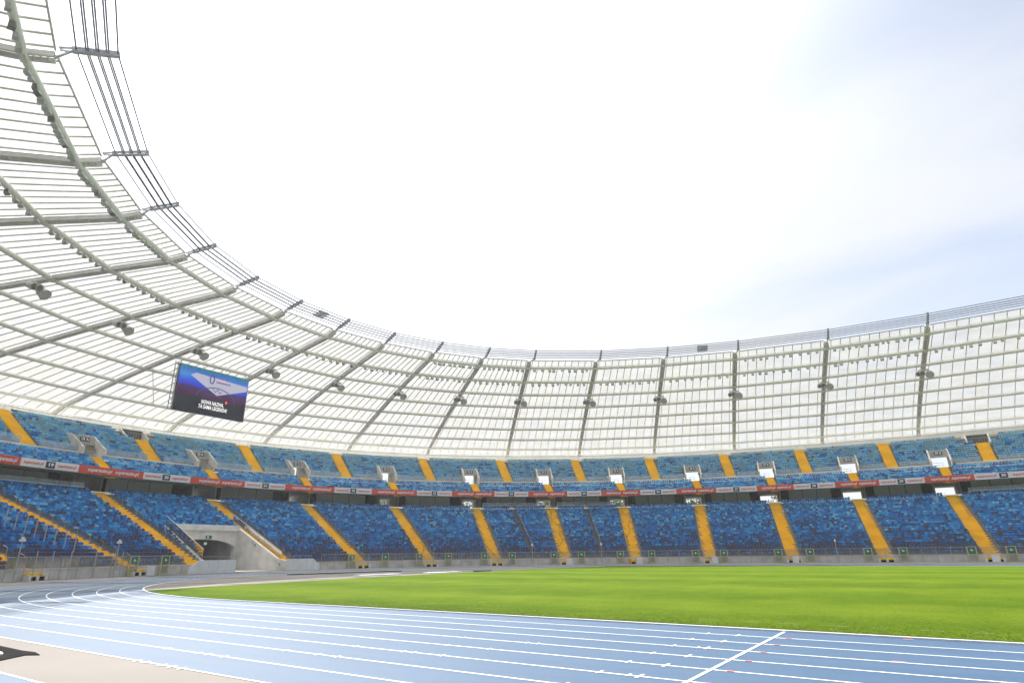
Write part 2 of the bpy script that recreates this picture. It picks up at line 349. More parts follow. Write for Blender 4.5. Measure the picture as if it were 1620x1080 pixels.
# ------------------------------------------------------------------ ground, track, pitch
def ring_sheet(name, a0, a1, z0, z1, m, n=240, far=None):
    mb = MB(); ts = np.linspace(0, 360, n+1)
    for i in range(n):
        q = [P(ts[i], a0, z0), P(ts[i+1], a0, z0)]
        if far: o = [np.array([CX+far*math.cos(R(t)), far*math.sin(R(t)), z1]) for t in (ts[i+1], ts[i])]
        else: o = [P(ts[i+1], a1, z1), P(ts[i], a1, z1)]
        mb.quad(q[0], q[1], o[0], o[1])
    return tag(mb.build(name, m), kind='structure')
ring_sheet('ground', 140.5, 0, 9.0, 9.0, M['terrain'], 120, far=1400)
mb = MB(); ts = np.linspace(0, 360, 241)[:-1]; mb.v = [tuple(P(t, 97.2, 0)) for t in ts]; mb.f = [tuple(range(240))]; mb.m = [0]
tag(mb.build('apron', M['apron']), kind='structure')
LS = 84.39
def oval(r, n=64):
    pts = [(0+r*math.cos(a), r*math.sin(a)) for a in np.linspace(math.pi/2, 3*math.pi/2, n)]
    pts += [(LS+r*math.cos(a), r*math.sin(a)) for a in np.linspace(-math.pi/2, math.pi/2, n)]
    return pts
def oval_ring(r0, r1, z):
    mb = MB(); A, B = oval(r0, 96), oval(r1, 96); k = len(A)
    for i in range(k):
        j = (i+1) % k; mb.quad((*A[i], z), (*B[i], z), (*B[j], z), (*A[j], z))
    return mb
track = tag(oval_ring(36.35, 47.5, 0.004).build('running_track', M['track']), kind='structure')
for k in range(1, 10):
    part(oval_ring(36.5+1.22*k-0.027, 36.5+1.22*k+0.027, 0.008), 'lane_line', M['white_paint'], track)
mb = MB(); A, B = oval(36.36, 96), oval(36.45, 96)
for i in range(len(A)):
    j = (i+1) % len(A); mb.hexa([(*A[i], 0.0), (*B[i], 0.0), (*B[j], 0.0), (*A[j], 0.0), (*A[i], 0.045), (*B[i], 0.045), (*B[j], 0.045), (*A[j], 0.045)])
part(mb, 'kerb', M['white_paint'], track)
def strip(name, x0, x1, y0, y1, z, m, parent=None):
    mb = MB(); mb.quad((x0, y0, z), (x1, y0, z), (x1, y1, z), (x0, y1, z)); return part(mb, name, m, parent) if parent else mb.build(name, m)
strip('start_line', 25.05, 25.12, -47.45, -36.5, 0.012, M['white_paint'], track)
strip('start_line', 3.90, 3.94, -47.45, -36.5, 0.012, mat('worn_paint', (0.45, 0.52, 0.66), 0.6, 0.15, 2), track)
mb = MB(); mr = MB()
def tick(m, x, y, l=0.34, w=0.06, ang=0.0):
    c, s = math.cos(ang), math.sin(ang)
    f = lambda u, v: (x+u*c-v*s, y+u*s+v*c, 0.013)
    m.quad(f(-w/2, -l/2), f(w/2, -l/2), f(w/2, l/2), f(-w/2, l/2))
for k in range(1, 9):
    y = -(36.5+1.22*k)
    tick(mb, 24.25, y); tick(mb, 23.5, y, 0.26, 0.05)
    if k in (3, 6): tick(mb, 24.05, y, 0.2, 0.05)
    tick(mr, 25.42, y, 0.07, 0.12)
tick(mr, 27.8, -36.62, 0.07, 0.2); tick(mr, 27.8, -40.1, 0.08, 0.22)
for k, xs in ((9, (14.9, 15.25, 15.9, 16.25, 16.6)), (8, (13.7, 15.0, 15.4, 16.0)), (7, (16.4, 17.5, 18.1)), (6, (17.3, 18.8, 19.1, 19.9)), (5, (19.0, 20.2)), (4, (18.5, 20.4, 20.7))):
    for x in xs: tick(mb, x, -(36.5+1.22*k)-0.02, 0.22, 0.05, 0.25)
part(mb, 'tick_marks', M['white_paint'], track); part(mr, 'red_marks', M['rust_paint'], track)
rw = tag(strip('jump_runway', -20, 40, -53.4, -49.47, 0.004, M['track']), kind='structure')
strip('edge_line', -20, 40, -49.52, -49.47, 0.008, M['white_paint'], rw)

def half_w(x):  # half width of the turf at x
    if -13.3 <= x <= 0: return math.sqrt(36.3**2-x*x)
    if x > LS: return math.sqrt(36.3**2-(x-LS)**2)
    return 36.3
mb = MB(); xs = np.linspace(-13.3, LS+13.3, 60); ny = 24; idx = {}
for i, x in enumerate(xs):
    h = half_w(x)
    for j in range(ny+1):
        v = -1+2*j/ny; y = h*v
        z = 0.05+0.13*(1-v*v); idx[i, j] = len(mb.v); mb.v.append((x, y, z))
for i in range(len(xs)-1):
    for j in range(ny): mb.f.append((idx[i, j], idx[i+1, j], idx[i+1, j+1], idx[i, j+1])); mb.m.append(0)
for i in range(len(xs)-1):   # turned edge down to the ground
    for j in (0, ny):
        a, b = idx[i, j], idx[i+1, j]; k = len(mb.v); mb.v += [(*mb.v[a][:2], 0.0), (*mb.v[b][:2], 0.0)]; mb.f.append((a, b, k+1, k)); mb.m.append(0)
pitch_o = tag(mb.build('pitch', M['turf'], smooth=False), kind='structure')
mb = MB()
for x0, x1 in ((22.4, 22.95), (23.75, 24.2), (24.6, 25.2), (25.9, 26.4), (26.9, 27.4), (28.0, 28.5), (29.1, 29.5)):
    mb.quad((x0, -35.03, 0.063), (x1, -35.03, 0.063), (x1, -34.97, 0.063), (x0, -34.97, 0.063))
part(mb, 'faded_marks', mat('faded_chalk', (0.15, 0.20, 0.07), 0.8, 0.2, 3), pitch_o)
nb = 45000                                         # near turf blades
bx = rng.uniform(4, 40, nb); by = -36.28+np.abs(rng.exponential(.9, nb)); by = np.minimum(by, -24)
hh = rng.uniform(0.008, 0.022, nb); an = rng.uniform(0, math.pi, nb); ln = rng.normal(0, 0.03, (nb, 2)); w = 0.012
zb = 0.05+0.13*(1-(by/36.3)**2)-0.005
v = np.empty((nb, 3, 3)); v[:, 0] = np.stack([bx-w*np.cos(an), by-w*np.sin(an), zb], 1); v[:, 1] = np.stack([bx+w*np.cos(an), by+w*np.sin(an), zb], 1)
v[:, 2] = np.stack([bx+ln[:, 0], by+ln[:, 1], zb+hh], 1)
def np_mesh(name, verts, faces_n, k, mats, mi=None):
    me = bpy.data.meshes.new(name); n = len(verts); me.vertices.add(n); me.vertices.foreach_set('co', np.ascontiguousarray(verts, np.float32).ravel())
    F = len(faces_n); me.loops.add(F*k); me.loops.foreach_set('vertex_index', np.ascontiguousarray(faces_n, np.int32).ravel())
    me.polygons.add(F); me.polygons.foreach_set('loop_start', np.arange(0, F*k, k, dtype=np.int32)); me.polygons.foreach_set('loop_total', np.full(F, k, np.int32))
    for m in mats: me.materials.append(m)
    if mi is not None: me.polygons.foreach_set('material_index', np.ascontiguousarray(mi, np.int32))
    me.update(calc_edges=True); me.validate(); return me
go = link('grass', np_mesh('grass', v.reshape(-1, 3), np.arange(nb*3).reshape(-1, 3), 3, [M['blade']]))
tag(go, 'short mown green grass along the edge of the blue track', 'grass', kind='stuff')

# ------------------------------------------------------------------ lower stand
GL = [(204.5, 207.0), (193.48, 197.0), (186.02, 186.4), (175.42, 176.3), (165.56, 165.7), (155.58, 154.4), (146.04, 143.6), (136.42, 134.0),
      (127.44, 125.1), (118.78, 116.5), (110.08, 108.8), (101.82, 101.3), (93.84, 94.2), (86.5, 87.2), (79.5, 80.2)]     # (t at the foot, t at the head)
A0, A1, Z0, Z1, NR = 96.5, 122.1, 1.05, 11.89, 27
dR, dZ = (A1-A0)/NR, (Z1-Z0)/NR
TY0, TY1, TA = -6.4, 4.9, 108.6        # tunnel mouth
def g_at(g, a):                        # gangway centre at ring a
    f = (a-A0)/(A1-A0); p0, p1 = P2(g[0], A0), P2(g[1], A1); return p0+(p1-p0)*f
lower = thing('lower_stand', P(120, A0, 0), 'lower seating tier of grey concrete terraces around the track', 'stand')
def terrace(rows, a0, z0, dr, dz, skip, cell=0.8):
    mb = MB()
    for r in range(rows):
        a = a0+r*dr; z = z0+r*dz
        n = 420; ts = np.linspace(0, 360, n+1)
        if skip: ts = np.unique(np.concatenate([np.linspace(0, 70, 80), np.linspace(70, 215, 420), np.linspace(215, 360, 160)]))
        n = len(ts)-1
        for i in range(n):
            if skip and skip(P2((ts[i]+ts[i+1])/2, a+dr/2), a+dr/2, (ts[i]+ts[i+1])/2): continue
            p0, p1, q0, q1 = P(ts[i], a, z), P(ts[i+1], a, z), P(ts[i], a+dr, z), P(ts[i+1], a+dr, z)
            lo = (0, 0, dz)
            mb.quad(p0, p1, q1, q0); mb.quad(p0-lo, p1-lo, p1, p0)
    return mb
GLine = []
for g in GL:
    d = g_at(g, A1)-g_at(g, A0); GLine.append((g_at(g, (A0+A1)/2), d/np.linalg.norm(d)))
def on_gang(p):
    return any(abs((p-c)[0]*n[1]-(p-c)[1]*n[0]) < 0.8 and abs((p-c)@n) < 16 for c, n in GLine)
def skip_low(p, a, t): return on_gang(p) or a < TA+0.4 and p[0] < CX and TY0-0.1 < p[1] < TY1+0.1
part(terrace(NR, A0, Z0, dR, dZ, skip_low), 'terrace', M['terrace'], lower)
mb = MB()
for i in range(360):
    t0, t1 = i, i+1; pm = P2(i+.5, 96)
    if pm[0] < CX and TY0-1.2 < pm[1] < TY1+1.2: continue
    mb.hexa([P(t0, 95.9, 0), P(t1, 95.9, 0), P(t1, 96.2, 0), P(t0, 96.2, 0), P(t0, 95.9, 1.02), P(t1, 95.9, 1.02), P(t1, 96.2, 1.02), P(t0, 96.2, 1.02)])
    mb.quad(P(t0, 96.2, 0.98), P(t1, 96.2, 0.98), P(t1, A0+.02, 0.98), P(t0, A0+.02, 0.98))
part(mb, 'front_wall', M['concrete'], lower)
mb = MB()
for i in range(360):
    t0, t1 = i, i+1; pm = P2(i+.5, 96)
    if pm[0] < CX and TY0-1.2 < pm[1] < TY1+1.2: continue
    mb.hexa([P(t0, 95.84, 1.02), P(t1, 95.84, 1.02), P(t1, 96.3, 1.02), P(t0, 96.3, 1.02), P(t0, 95.84, 1.10), P(t1, 95.84, 1.10), P(t1, 96.3, 1.10), P(t0, 96.3, 1.10)])
part(mb, 'coping', M['concrete_light'], lower)
mb = MB(); ts = np.linspace(0, 360, 241)
for i in range(240): mb.quad(P(ts[i], A1, Z1), P(ts[i+1], A1, Z1), P(ts[i+1], 141, Z1), P(ts[i], 141, Z1))
part(mb, 'concourse_floor', M['concrete'], lower)
GW = 1.06
def stairs(g, a0, a1, z0, z1, n, half, pf):
    mb = MB()
    for i in range(n):
        f0, f1 = i/n, (i+1)/n; z = z0+(z1-z0)*f1
        c0, c1 = pf(a0+(a1-a0)*f0), pf(a0+(a1-a0)*f1); d = c1-c0; d = d/np.linalg.norm(d); s = np.array([d[1], -d[0]])
        zb = z-(z1-z0)/n*3.2-0.05
        p = [c0-s*half, c0+s*half, c1+s*half, c1-s*half]
        mb.hexa([(*q, zb) for q in p]+[(*q, z+0.012) for q in p])
    return mb
for gi, g in enumerate(GL):
    st = part(stairs(g, A0-dR, A1, Z0-1.5*dZ, Z1-.5*dZ, NR*2+2, GW, lambda a: g_at(g, a)), 'gangway_stairs', M['yellow'], lower)
    if gi > 12: continue
    hr = MB(); d = g_at(g, A1)-g_at(g, A0); d = d/np.linalg.norm(d); s = np.array([d[1], -d[0]])
    for r in range(1, NR, 2):
        for sg in (1, -1):
            c = g_at(g, A0+(r+.5)*dR)+s*sg*(GW+0.10); z = Z0+r*dZ
            hr.tube([(*c, z), (*c, z+0.92)], 0.022, 5); q = c+d*0.5
            hr.tube([(*c, z+0.90), (*q, z+0.90+0.2)], 0.02, 5)
    tag(part(hr, 'handrail', M['post'], st), kind='stuff')
    fb = MB(); n3 = np.array([*d, 0]); r3 = np.array([*s, 0]); c = np.array([*g_at(g, A0-1.0), 0.0])
    for sg in (-1, 1):
        fb.box(c+r3*sg*0.55+(0, 0, 0.19), (0.34, 0.2, 0.16), (r3, n3, (0, 0, 1)), 1)  # black boxes stand in for the dark hollows under the last steps
        fb.box(c+r3*sg*1.1+(0, 0, 0.25), (0.16, 0.3, 0.25), (r3, n3, (0, 0, 1)), 0)
    fb.box(c+(0, 0, 0.22), (0.17, 0.26, 0.22), (r3, n3, (0, 0, 1)), 0)
    part(fb, 'stair_foot', [M['concrete_light'], M['black']], st)

# ------------------------------------------------------------------ upper stand
FA, FZ0, FZ1 = 119.0, 14.12, 15.18
UA, UZ, UR, URZ, UN = 119.5, 14.35, 0.74, 0.43, 7
WA = UA+UN*UR; WZ = UZ+UN*URZ          # cross walk
RA, RZ, RN = 126.5, 18.2, 13; RDR, RDZ = 0.74, 0.495
RA1, RZ1 = RA+RN*RDR, RZ+RN*RDZ
VT = [197.0, 186.35, 176.35, 165.65, 154.5, 143.6, 134.05, 125.1, 116.4, 108.75, 101.25, 94.15, 87.2, 80.3]
UT = [191.4, 180.75, 170.6, 159.8, 148.8, 138.7, 129.3, 120.5, 112.35, 104.95, 97.75, 90.95, 84.1]
upper = thing('upper_stand', P(120, 123, 9), 'upper seating tier with concrete entrances under the translucent roof', 'stand')
VP2 = [(P2(t, 128), Nrm(t, 128)[:2]) for t in VT]
def near_vom(p, half):
    for c, n in VP2:
        d = p-c
        if abs(d[0]*n[1]-d[1]*n[0]) < half and abs(d@n) < 12: return True
    return False
EXITS = [180.95, 91.1]
EX2 = [(P2(t, 134), Nrm(t, 134)[:2]) for t in EXITS]
def near_exit(p, a, half):
    if a < RA+9.2*RDR: return False
    return any(abs((p-c)[0]*n[1]-(p-c)[1]*n[0]) < half and abs((p-c)@n) < 12 for c, n in EX2)
part(terrace(UN, UA, UZ, UR, URZ, None), 'front_terrace', M['terrace'], upper)
part(terrace(RN, RA, RZ, RDR, RDZ, lambda p, a, t: (a < RA+4.6*RDR and near_vom(p, 1.75)) or near_exit(p, a, 2.0)), 'rear_terrace', M['terrace'], upper)
def ringwall(poly, m, name, parent, t0=0, t1=360, n=240, skipf=None):
    mb = MB(); ts = np.linspace(t0, t1, n+1); k = len(poly)
    for i in range(n):
        if skipf and skipf((ts[i]+ts[i+1])/2): continue
        for j in range(k-1):
            a, b = poly[j], poly[j+1]
            mb.quad(P(ts[i], *a), P(ts[i+1], *a), P(ts[i+1], *b), P(ts[i], *b))
    return part(mb, name, m, parent)
ringwall([(UA, UZ), (FA+.3, UZ), (FA+.3, FZ1), (FA+.04, FZ1), (FA+.04, FZ0), (FA+.6, FZ0)], M['concrete'], 'fascia', upper)
ringwall([(FA+.6, FZ0), (124, 14.3), (129.4, 14.80)], M['soffit'], 'soffit', upper)
ringwall([(WA, WZ), (RA-.15, WZ)], M['concrete'], 'cross_walk', upper)
vomskip = lambda t: near_vom(P2(t, 126.5), 1.9)
ringwall([(RA-.15, WZ), (RA-.15, RZ-0.12), (RA-.27, RZ-0.12), (RA-.27, RZ+.05), (RA+.02, RZ+.05)], M['concrete_light'], 'block_edge', upper, n=900, skipf=vomskip)
ringwall([(RA1, RZ1), (140.0, RZ1)], M['concrete'], 'rear_walk', upper, n=900, skipf=lambda t: near_exit(P2(t, 137), 137, 2.0))
mb = MB()
for t in steps_t(RA1, 1.9, 86, 222):
    mb.tube([P(t, RA1+.1, RZ1-.3), P(t, RA1+.1, RZ1+1.05)], 0.03, 5)
ts = np.linspace(86, 222, 160); mb.tube([P(t, RA1+.1, RZ1+1.02) for t in ts], 0.025, 5)
part(mb, 'rear_railing', M['post'], upper)
for t in UT:        # yellow stairs of the rear block
    c0, c1 = P2(t, RA), P2(t, RA1)
    nst = RN*2; f = lambda a: P2(t, a)
    top = RN if not any(abs(t-e) < 0.6 for e in EXITS) else 9
    part(stairs(None, RA-.1, RA+top*RDR, RZ-.1, RZ+top*RDZ, top*2, GW, f), 'gangway_stairs', M['yellow'], upper)
for t in VT:        # short stairs below each entrance
    part(stairs(None, UA, WA, UZ, WZ, UN*2, 0.78, lambda a: P2(t, a)), 'gangway_stairs', M['yellow'], upper)
NUM = {186.35: 19, 176.35: 20, 165.65: 21, 154.5: 22, 143.6: 23, 134.05: 24, 125.1: 25, 116.4: 26, 108.75: 27, 101.25: 28, 94.15: 29}
for t in VT:
    n = Nrm(t, 128); r = Right(t, 128); c = np.array([*P2(t, 126.2), 0.0])
    f = lambda u, w, x: c+n*u+np.array([0, 0, w])+r*x
    mb = MB()
    for sg in (-1, 1):
        mb.prism([(-1.1, WZ), (7.5, WZ), (7.5, RZ+4.2), (3.6, RZ+3.35), (2.9, RZ+3.05), (-0.5, RZ+0.95), (-1.1, RZ+0.75)], sg*1.62, sg*1.84, lambda u, w, x: f(u, w, x))
    mb.prism([(3.05, RZ+3.0), (8, RZ+3.0), (8, RZ+3.2), (3.05, RZ+3.2)], -1.63, 1.63, lambda u, w, x: f(u, w, x))
    mb.prism([(-0.2, WZ-.15), (12, WZ-.15), (12, WZ+.02), (-0.2, WZ+.02)], -1.63, 1.63, lambda u, w, x: f(u, w, x))
    vo = part(mb, 'entrance', M['concrete'], upper)
    mb = MB(); mb.prism([(2.3, RZ+1.62), (2.55, RZ+1.62), (3.3, RZ+3.2), (3.05, RZ+3.2)], -1.63, 1.63, lambda u, w, x: f(u, w, x)); part(mb, 'lintel', M['lintel'], vo)
    rb = MB()
    for x0, x1 in ((-1.6, 0.2),):
        for z in (0.55, 1.05): rb.tube([f(-0.6, WZ+z, x0), f(-0.6, WZ+z, x1)], 0.03, 5)
        rb.tube([f(-0.6, WZ, x1), f(-0.6, WZ+1.05, x1)], 0.03, 5); rb.tube([f(-0.6, WZ, -0.7), f(-0.6, WZ+1.05, -0.7)], 0.03, 5)
    part(rb, 'barrier_rail', M['post'], vo)
    if t in NUM:
        sb = MB(); tl = math.atan2(0.75, 1.58); un = np.array([*(n[:2]*math.sin(tl)), math.cos(tl)]); fn = np.cross(r, un)
        cc_ = f(2.72, RZ+2.5, 0.0)+fn*0.03
        sb.box(cc_, (0.75, 0.38, 0.03), (r, un, fn)); sg_ = part(sb, 'sign_plate', M['navy'], vo)
        q = cc_+fn*0.045
        mtx = Matrix(((r[0], un[0], fn[0], q[0]), (r[1], un[1], fn[1], q[1]), (r[2], un[2], fn[2], q[2]), (0, 0, 0, 1)))
        text('%d A' % NUM[t], 0.72, M['white'], sg_, mtx, 0.015, width=1.15)
allb = sorted(UT+VT)
for i in range(len(allb)-1):      # dusty glass in front of the rear block
    t0, t1 = allb[i], allb[i+1]; L = arc(RA, t0, t1); e = (t1-t0)/L
    g0 = t0+e*(2.0 if t0 in VT else 1.3); g1 = t1-e*(2.0 if t1 in VT else 1.3)
    mb = MB(); k = max(2, int((g1-g0)/e/1.6)); ts = np.linspace(g0, g1, k+1)
    for j in range(k):
        d = (ts[j+1]-ts[j])*.02
        mb.hexa([P(ts[j]+d, RA-.24, RZ+.06), P(ts[j+1]-d, RA-.24, RZ+.06), P(ts[j+1]-d, RA-.22, RZ+.06), P(ts[j]+d, RA-.22, RZ+.06), P(ts[j]+d, RA-.24, RZ+1.05), P(ts[j+1]-d, RA-.24, RZ+1.05), P(ts[j+1]-d, RA-.22, RZ+1.05), P(ts[j]+d, RA-.22, RZ+1.05)])
    gp = part(mb, 'glass_railing', M['glass_pale'], upper)
    rb = MB(); rb.tube([P(t, RA-.23, RZ+1.07) for t in ts], 0.022, 5); part(rb, 'top_rail', M['galv'], gp)
for t in EXITS:
    n = Nrm(t, 134); r = Right(t, 134); c = np.array([*P2(t, RA+9*RDR), 0.0]); z = RZ+9*RDZ
    f = lambda u, w, x: c+n*u+np.array([0, 0, w])+r*x
    mb = MB()
    mb.prism([(0, z), (3.4, z), (3.4, z+2.4), (0, z+0.3)], -2.1, -1.85, f); mb.prism([(0, z), (3.4, z), (3.4, z+2.4), (0, z+0.3)], 1.85, 2.1, f)
    mb.prism([(0, z-.1), (4, z-.1), (4, z+.02), (0, z+.02)], -1.85, 1.85, f); xo = part(mb, 'upper_exit', M['concrete'], upper)
    mb = MB(); mb.prism([(3.0, z), (3.2, z), (3.2, z+2.2), (3.0, z+2.2)], -1.85, 1.85, f); part(mb, 'exit_dark_panel', M['dark'], xo)  # dark panel stands in for the darkness inside the exit opening
    mb = MB()
    for x in np.linspace(-1.9, 1.9, 9): mb.bar(f(-.1, z, x), f(-.1, z+1.1, x), 0.04, 0.04, upv=n)
    mb.bar(f(-.1, z+1.1, -1.9), f(-.1, z+1.1, 1.9), 0.06, 0.06); part(mb, 'exit_railing', M['lintel'], xo)
    for sg in (-1, 1):
        mb = MB()
        for k in range(5): mb.prism([(0.2+k*.37, z+k*.25-.3), (0.57+k*.37, z+k*.25-.3), (0.57+k*.37, z+k*.25), (0.2+k*.37, z+k*.25)], sg*2.15, sg*3.25, f)
        part(mb, 'flank_stairs', M['yellow'], xo)
# concourse back wall behind the lower tier, with a way out behind every gangway
BA = 128.0
gl = sorted(g[1] for g in GL)
bounds = []
for g in gl:
    L = arc(BA, g, g+1); bounds.append((g-2.0/L, g+2.0/L, g, L))
def wall_piece(t0, t1, a0, a1, z0, z1, m, name, parent):
    mb = MB(); k = max(1, int(abs(t1-t0)/1.5)); ts = np.linspace(t0, t1, k+1)
    for i in range(k): mb.hexa([P(ts[i], a0, z0), P(ts[i+1], a0, z0), P(ts[i+1], a1, z0), P(ts[i], a1, z0), P(ts[i], a0, z1), P(ts[i+1], a0, z1), P(ts[i+1], a1, z1), P(ts[i], a1, z1)])
    return part(mb, name, m, parent)
for i, (b0, b1, g, L) in enumerate(bounds):
    n = Nrm(g, BA); r = Right(g, BA); c = np.array([*P2(g, BA), 0.0]); f = lambda u, w, x: c+n*u+np.array([0, 0, w])+r*x
    mb = MB()
    for sg in (-1, 1): mb.prism([(-3.0, Z1), (9, Z1), (9, 14.9), (-3.0, 14.5)], sg*2.0, sg*2.25, f)
    mb.prism([(0, 14.35), (9, 14.35), (9, 14.9), (0, 14.9)], -2.0, 2.0, f)
    part(mb, 'passage_wall', M['soffit'], upper)
    e = 1/L
    if i+1 < len(bounds):
        n0 = bounds[i+1][0]; wl = (n0-b1)
        wall_piece(b1+.05*e, n0-.05*e, BA+1.2, BA+1.3, Z1, 14.95, M['dark'], 'backing_wall', upper)
        cuts = np.linspace(b1+.16*wl, b1+.84*wl, 4)
        for j in range(3): wall_piece(cuts[j]+.06*e, cuts[j+1]-.06*e, BA, BA+.12, Z1, 14.70, M['panel_grey'], 'wall_panel', upper)
wall_piece(gl[-1]+2, 360+gl[0]-2, BA, BA+.12, Z1, 14.7, M['panel_grey'], 'wall_panel', upper)
# press balconies: glass over a pale ledge at the head of the lower tier
for t0, t1 in ((187.6, 205.0), (126.1, 133.2), (134.9, 142.8), (88.3, 93.0)):
    mb = MB(); ts = np.linspace(t0, t1, 14)
    for j in range(13):
        for (a0, a1, z0, z1) in ((A1-.35, A1-.05, Z1+.40, Z1+.52),):
            mb.hexa([P(ts[j], a0, z0), P(ts[j+1], a0, z0), P(ts[j+1], a1, z0), P(ts[j], a1, z0), P(ts[j], a0, z1), P(ts[j+1], a0, z1), P(ts[j+1], a1, z1), P(ts[j], a1, z1)])
        mb.hexa([P(ts[j], A1-.2, Z1-.1), P(ts[j+1], A1-.2, Z1-.1), P(ts[j+1], A1-.05, Z1-.1), P(ts[j], A1-.05, Z1-.1), P(ts[j], A1-.2, Z1+.4), P(ts[j+1], A1-.2, Z1+.4), P(ts[j+1], A1-.05, Z1+.4), P(ts[j], A1-.05, Z1+.4)])
    lg = part(mb, 'balcony_ledge', M['white_wall'], lower)
    mb = MB()
    for j in range(13):
        d = .02*(ts[1]-ts[0])
        mb.hexa([P(ts[j]+d, A1-.2, Z1+.53), P(ts[j+1]-d, A1-.2, Z1+.53), P(ts[j+1]-d, A1-.18, Z1+.53), P(ts[j]+d, A1-.18, Z1+.53), P(ts[j]+d, A1-.2, Z1+1.15), P(ts[j+1]-d, A1-.2, Z1+1.15), P(ts[j+1]-d, A1-.18, Z1+1.15), P(ts[j]+d, A1-.18, Z1+1.15)])
    part(mb, 'balcony_glass', M['glass_pale'], lg)

# ------------------------------------------------------------------ seats
def seat_template():
    mb = MB()
    # backrest: rounded plate, slightly leaning
    prof = [(-.225, .49), (.225, .49), (.225, .74), (.17, .83), (-.17, .83), (-.225, .74)]
    fy = lambda z: 0.60+(z-.40)*.22
    for u, z in prof: mb.v.append((u, fy(z), z))
    for u, z in prof: mb.v.append((u*.96, fy(z)+.06, z-.01))
    mb.f.append((0, 1, 2, 3)); mb.m.append(0); mb.f.append((0, 3, 4, 5)); mb.m.append(0)
    for j in range(1, 6): mb.f.append((j, (j+1) % 6, 6+(j+1) % 6, 6+j)); mb.m.append(0)
    # folded-up pan
    i = len(mb.v)
    for u, y, z in ((-.2, .52, .47), (.2, .52, .47), (.205, .47, .72), (-.205, .47, .72), (-.2, .58, .47), (.2, .58, .47), (.205, .55, .72), (-.205, .55, .72)): mb.v.append((u, y, z))
    for q in ((0, 1, 2, 3), (3, 2, 6, 7), (0, 3, 7, 4), (2, 1, 5, 6)): mb.f.append(tuple(i+k for k in q)); mb.m.append(0)
    # bracket to the step
    i = len(mb.v)
    for u, y, z in ((-.03, .55, .0), (.03, .55, .0), (.03, .58, .4), (-.03, .58, .4)): mb.v.append((u, y, z))
    mb.f.append((i, i+1, i+2, i+3)); mb.m.append(0)
    return mb
ST = seat_template(); SV = np.array(ST.v); SF = np.array(ST.f)
def pick(probs): return rng.choice(6, p=np.array(probs)/sum(probs))
seats = []     # (x, y, z, nx, ny, colour, tier)
T0s, T1s = 84.0, 214.0
def gang_block(p, lines, half):
    for c, n in lines:
        d = p-c
        if abs(d[0]*n[1]-d[1]*n[0]) < half and abs(d@n) < 40: return True
    return False
ULine = [(P2(t, 131), Nrm(t, 131)[:2]) for t in UT]; VLine = [(P2(t, 123), Nrm(t, 123)[:2]) for t in VT]
DLine = []
for tt, tb in ((138.96, 140.66), (129.62, 131.52)):
    a, b = P2(tb, A0), P2(tt, A1); DLine.append((a, b, (b-a)/np.linalg.norm(b-a)))
def low_col(u):
    if u < .13: return pick([.72, .24, .04, 0, 0, 0])
    if u < .32: return pick([.26, .34, .34, .06, 0, 0])
    if u < .60: return pick([.10, .24, .44, .19, .03, 0])
    if u < .85: return pick([.04, .16, .42, .29, .09, 0])
    return pick([.04, .22, .46, .22, .04, .02])
for r in range(NR):
    a = A0+r*dR; z = Z0+r*dZ
    last = None
    for t in steps_t(a+.55, 0.50, T0s+rng.uniform(0, .3), T1s):
        p = P2(t, a)
        if p[0] < CX and TY0-.7 < p[1] < TY1+.7 and a < TA+.2: continue
        if gang_block(p, GLine, GW+.38): continue
        if gang_block(p, [(l[0], l[2]) for l in DLine], 0.45): continue
        n = Nrm(t, a); last = low_col((r+.5)/NR) if last is None or rng.random() > .06 else last
        seats.append((p[0], p[1], z, n[0], n[1], last, 0))
for r in range(UN):
    a = UA+r*UR; z = UZ+r*URZ; last = None
    for t in steps_t(a+.5, 0.50, T0s+rng.uniform(0, .3), T1s):
        p = P2(t, a)
        if gang_block(p, VLine, .78+.32): continue
        n = Nrm(t, a); last = pick([.02, .10, .28, .34, .19, .07]) if last is None or rng.random() > .18 else last
        seats.append((p[0], p[1], z, n[0], n[1], last, 1))
for r in range(RN):
    a = RA+r*RDR; z = RZ+r*RDZ; last = None; u = r/RN
    for t in steps_t(a+.5, 0.50, T0s+rng.uniform(0, .3), T1s):
        p = P2(t, a)
        if gang_block(p, ULine, GW+.34): continue
        if r < 5 and near_vom(p, 2.2): continue
        if near_exit(p, a, 3.5): continue
        n = Nrm(t, a)
        if last is None or rng.random() > .3: last = pick([.005, .04, .12-.08*u, .26-.16*u, .32, .255+.36*u])
        seats.append((p[0], p[1], z, n[0], n[1], last, 2))
seats = np.array(seats)
px, py, pz = to_px(seats[:, :3]+[0, 0, .6])
vis = (px > -5) & (px < 1625) & (py < 1085) & (seats[:, 6] == 0)
dist = np.where(vis, np.linalg.norm(seats[:, :3]-CAM, axis=1), 1e9)
near = np.argsort(dist)[:300]; mask = np.ones(len(seats), bool); mask[near] = False
names = ['navy', 'dark blue', 'bright blue', 'mid blue', 'light blue', 'steel blue']
smesh = []
for i in range(6):
    me = ST.mesh('seat', SEAT[i]); smesh.append(me)
for i in near:
    x, y, z, nx, ny, c, _ = seats[i]; c = int(c)
    o = link('stadium_seat', smesh[c]); o.location = (x, y, z); o.rotation_euler = (0, 0, math.atan2(-nx, ny))
    tag(o, 'folded %s plastic seat in the lowest corner rows behind the row of net posts' % names[c], 'seat', 'corner seats in the lowest rows')
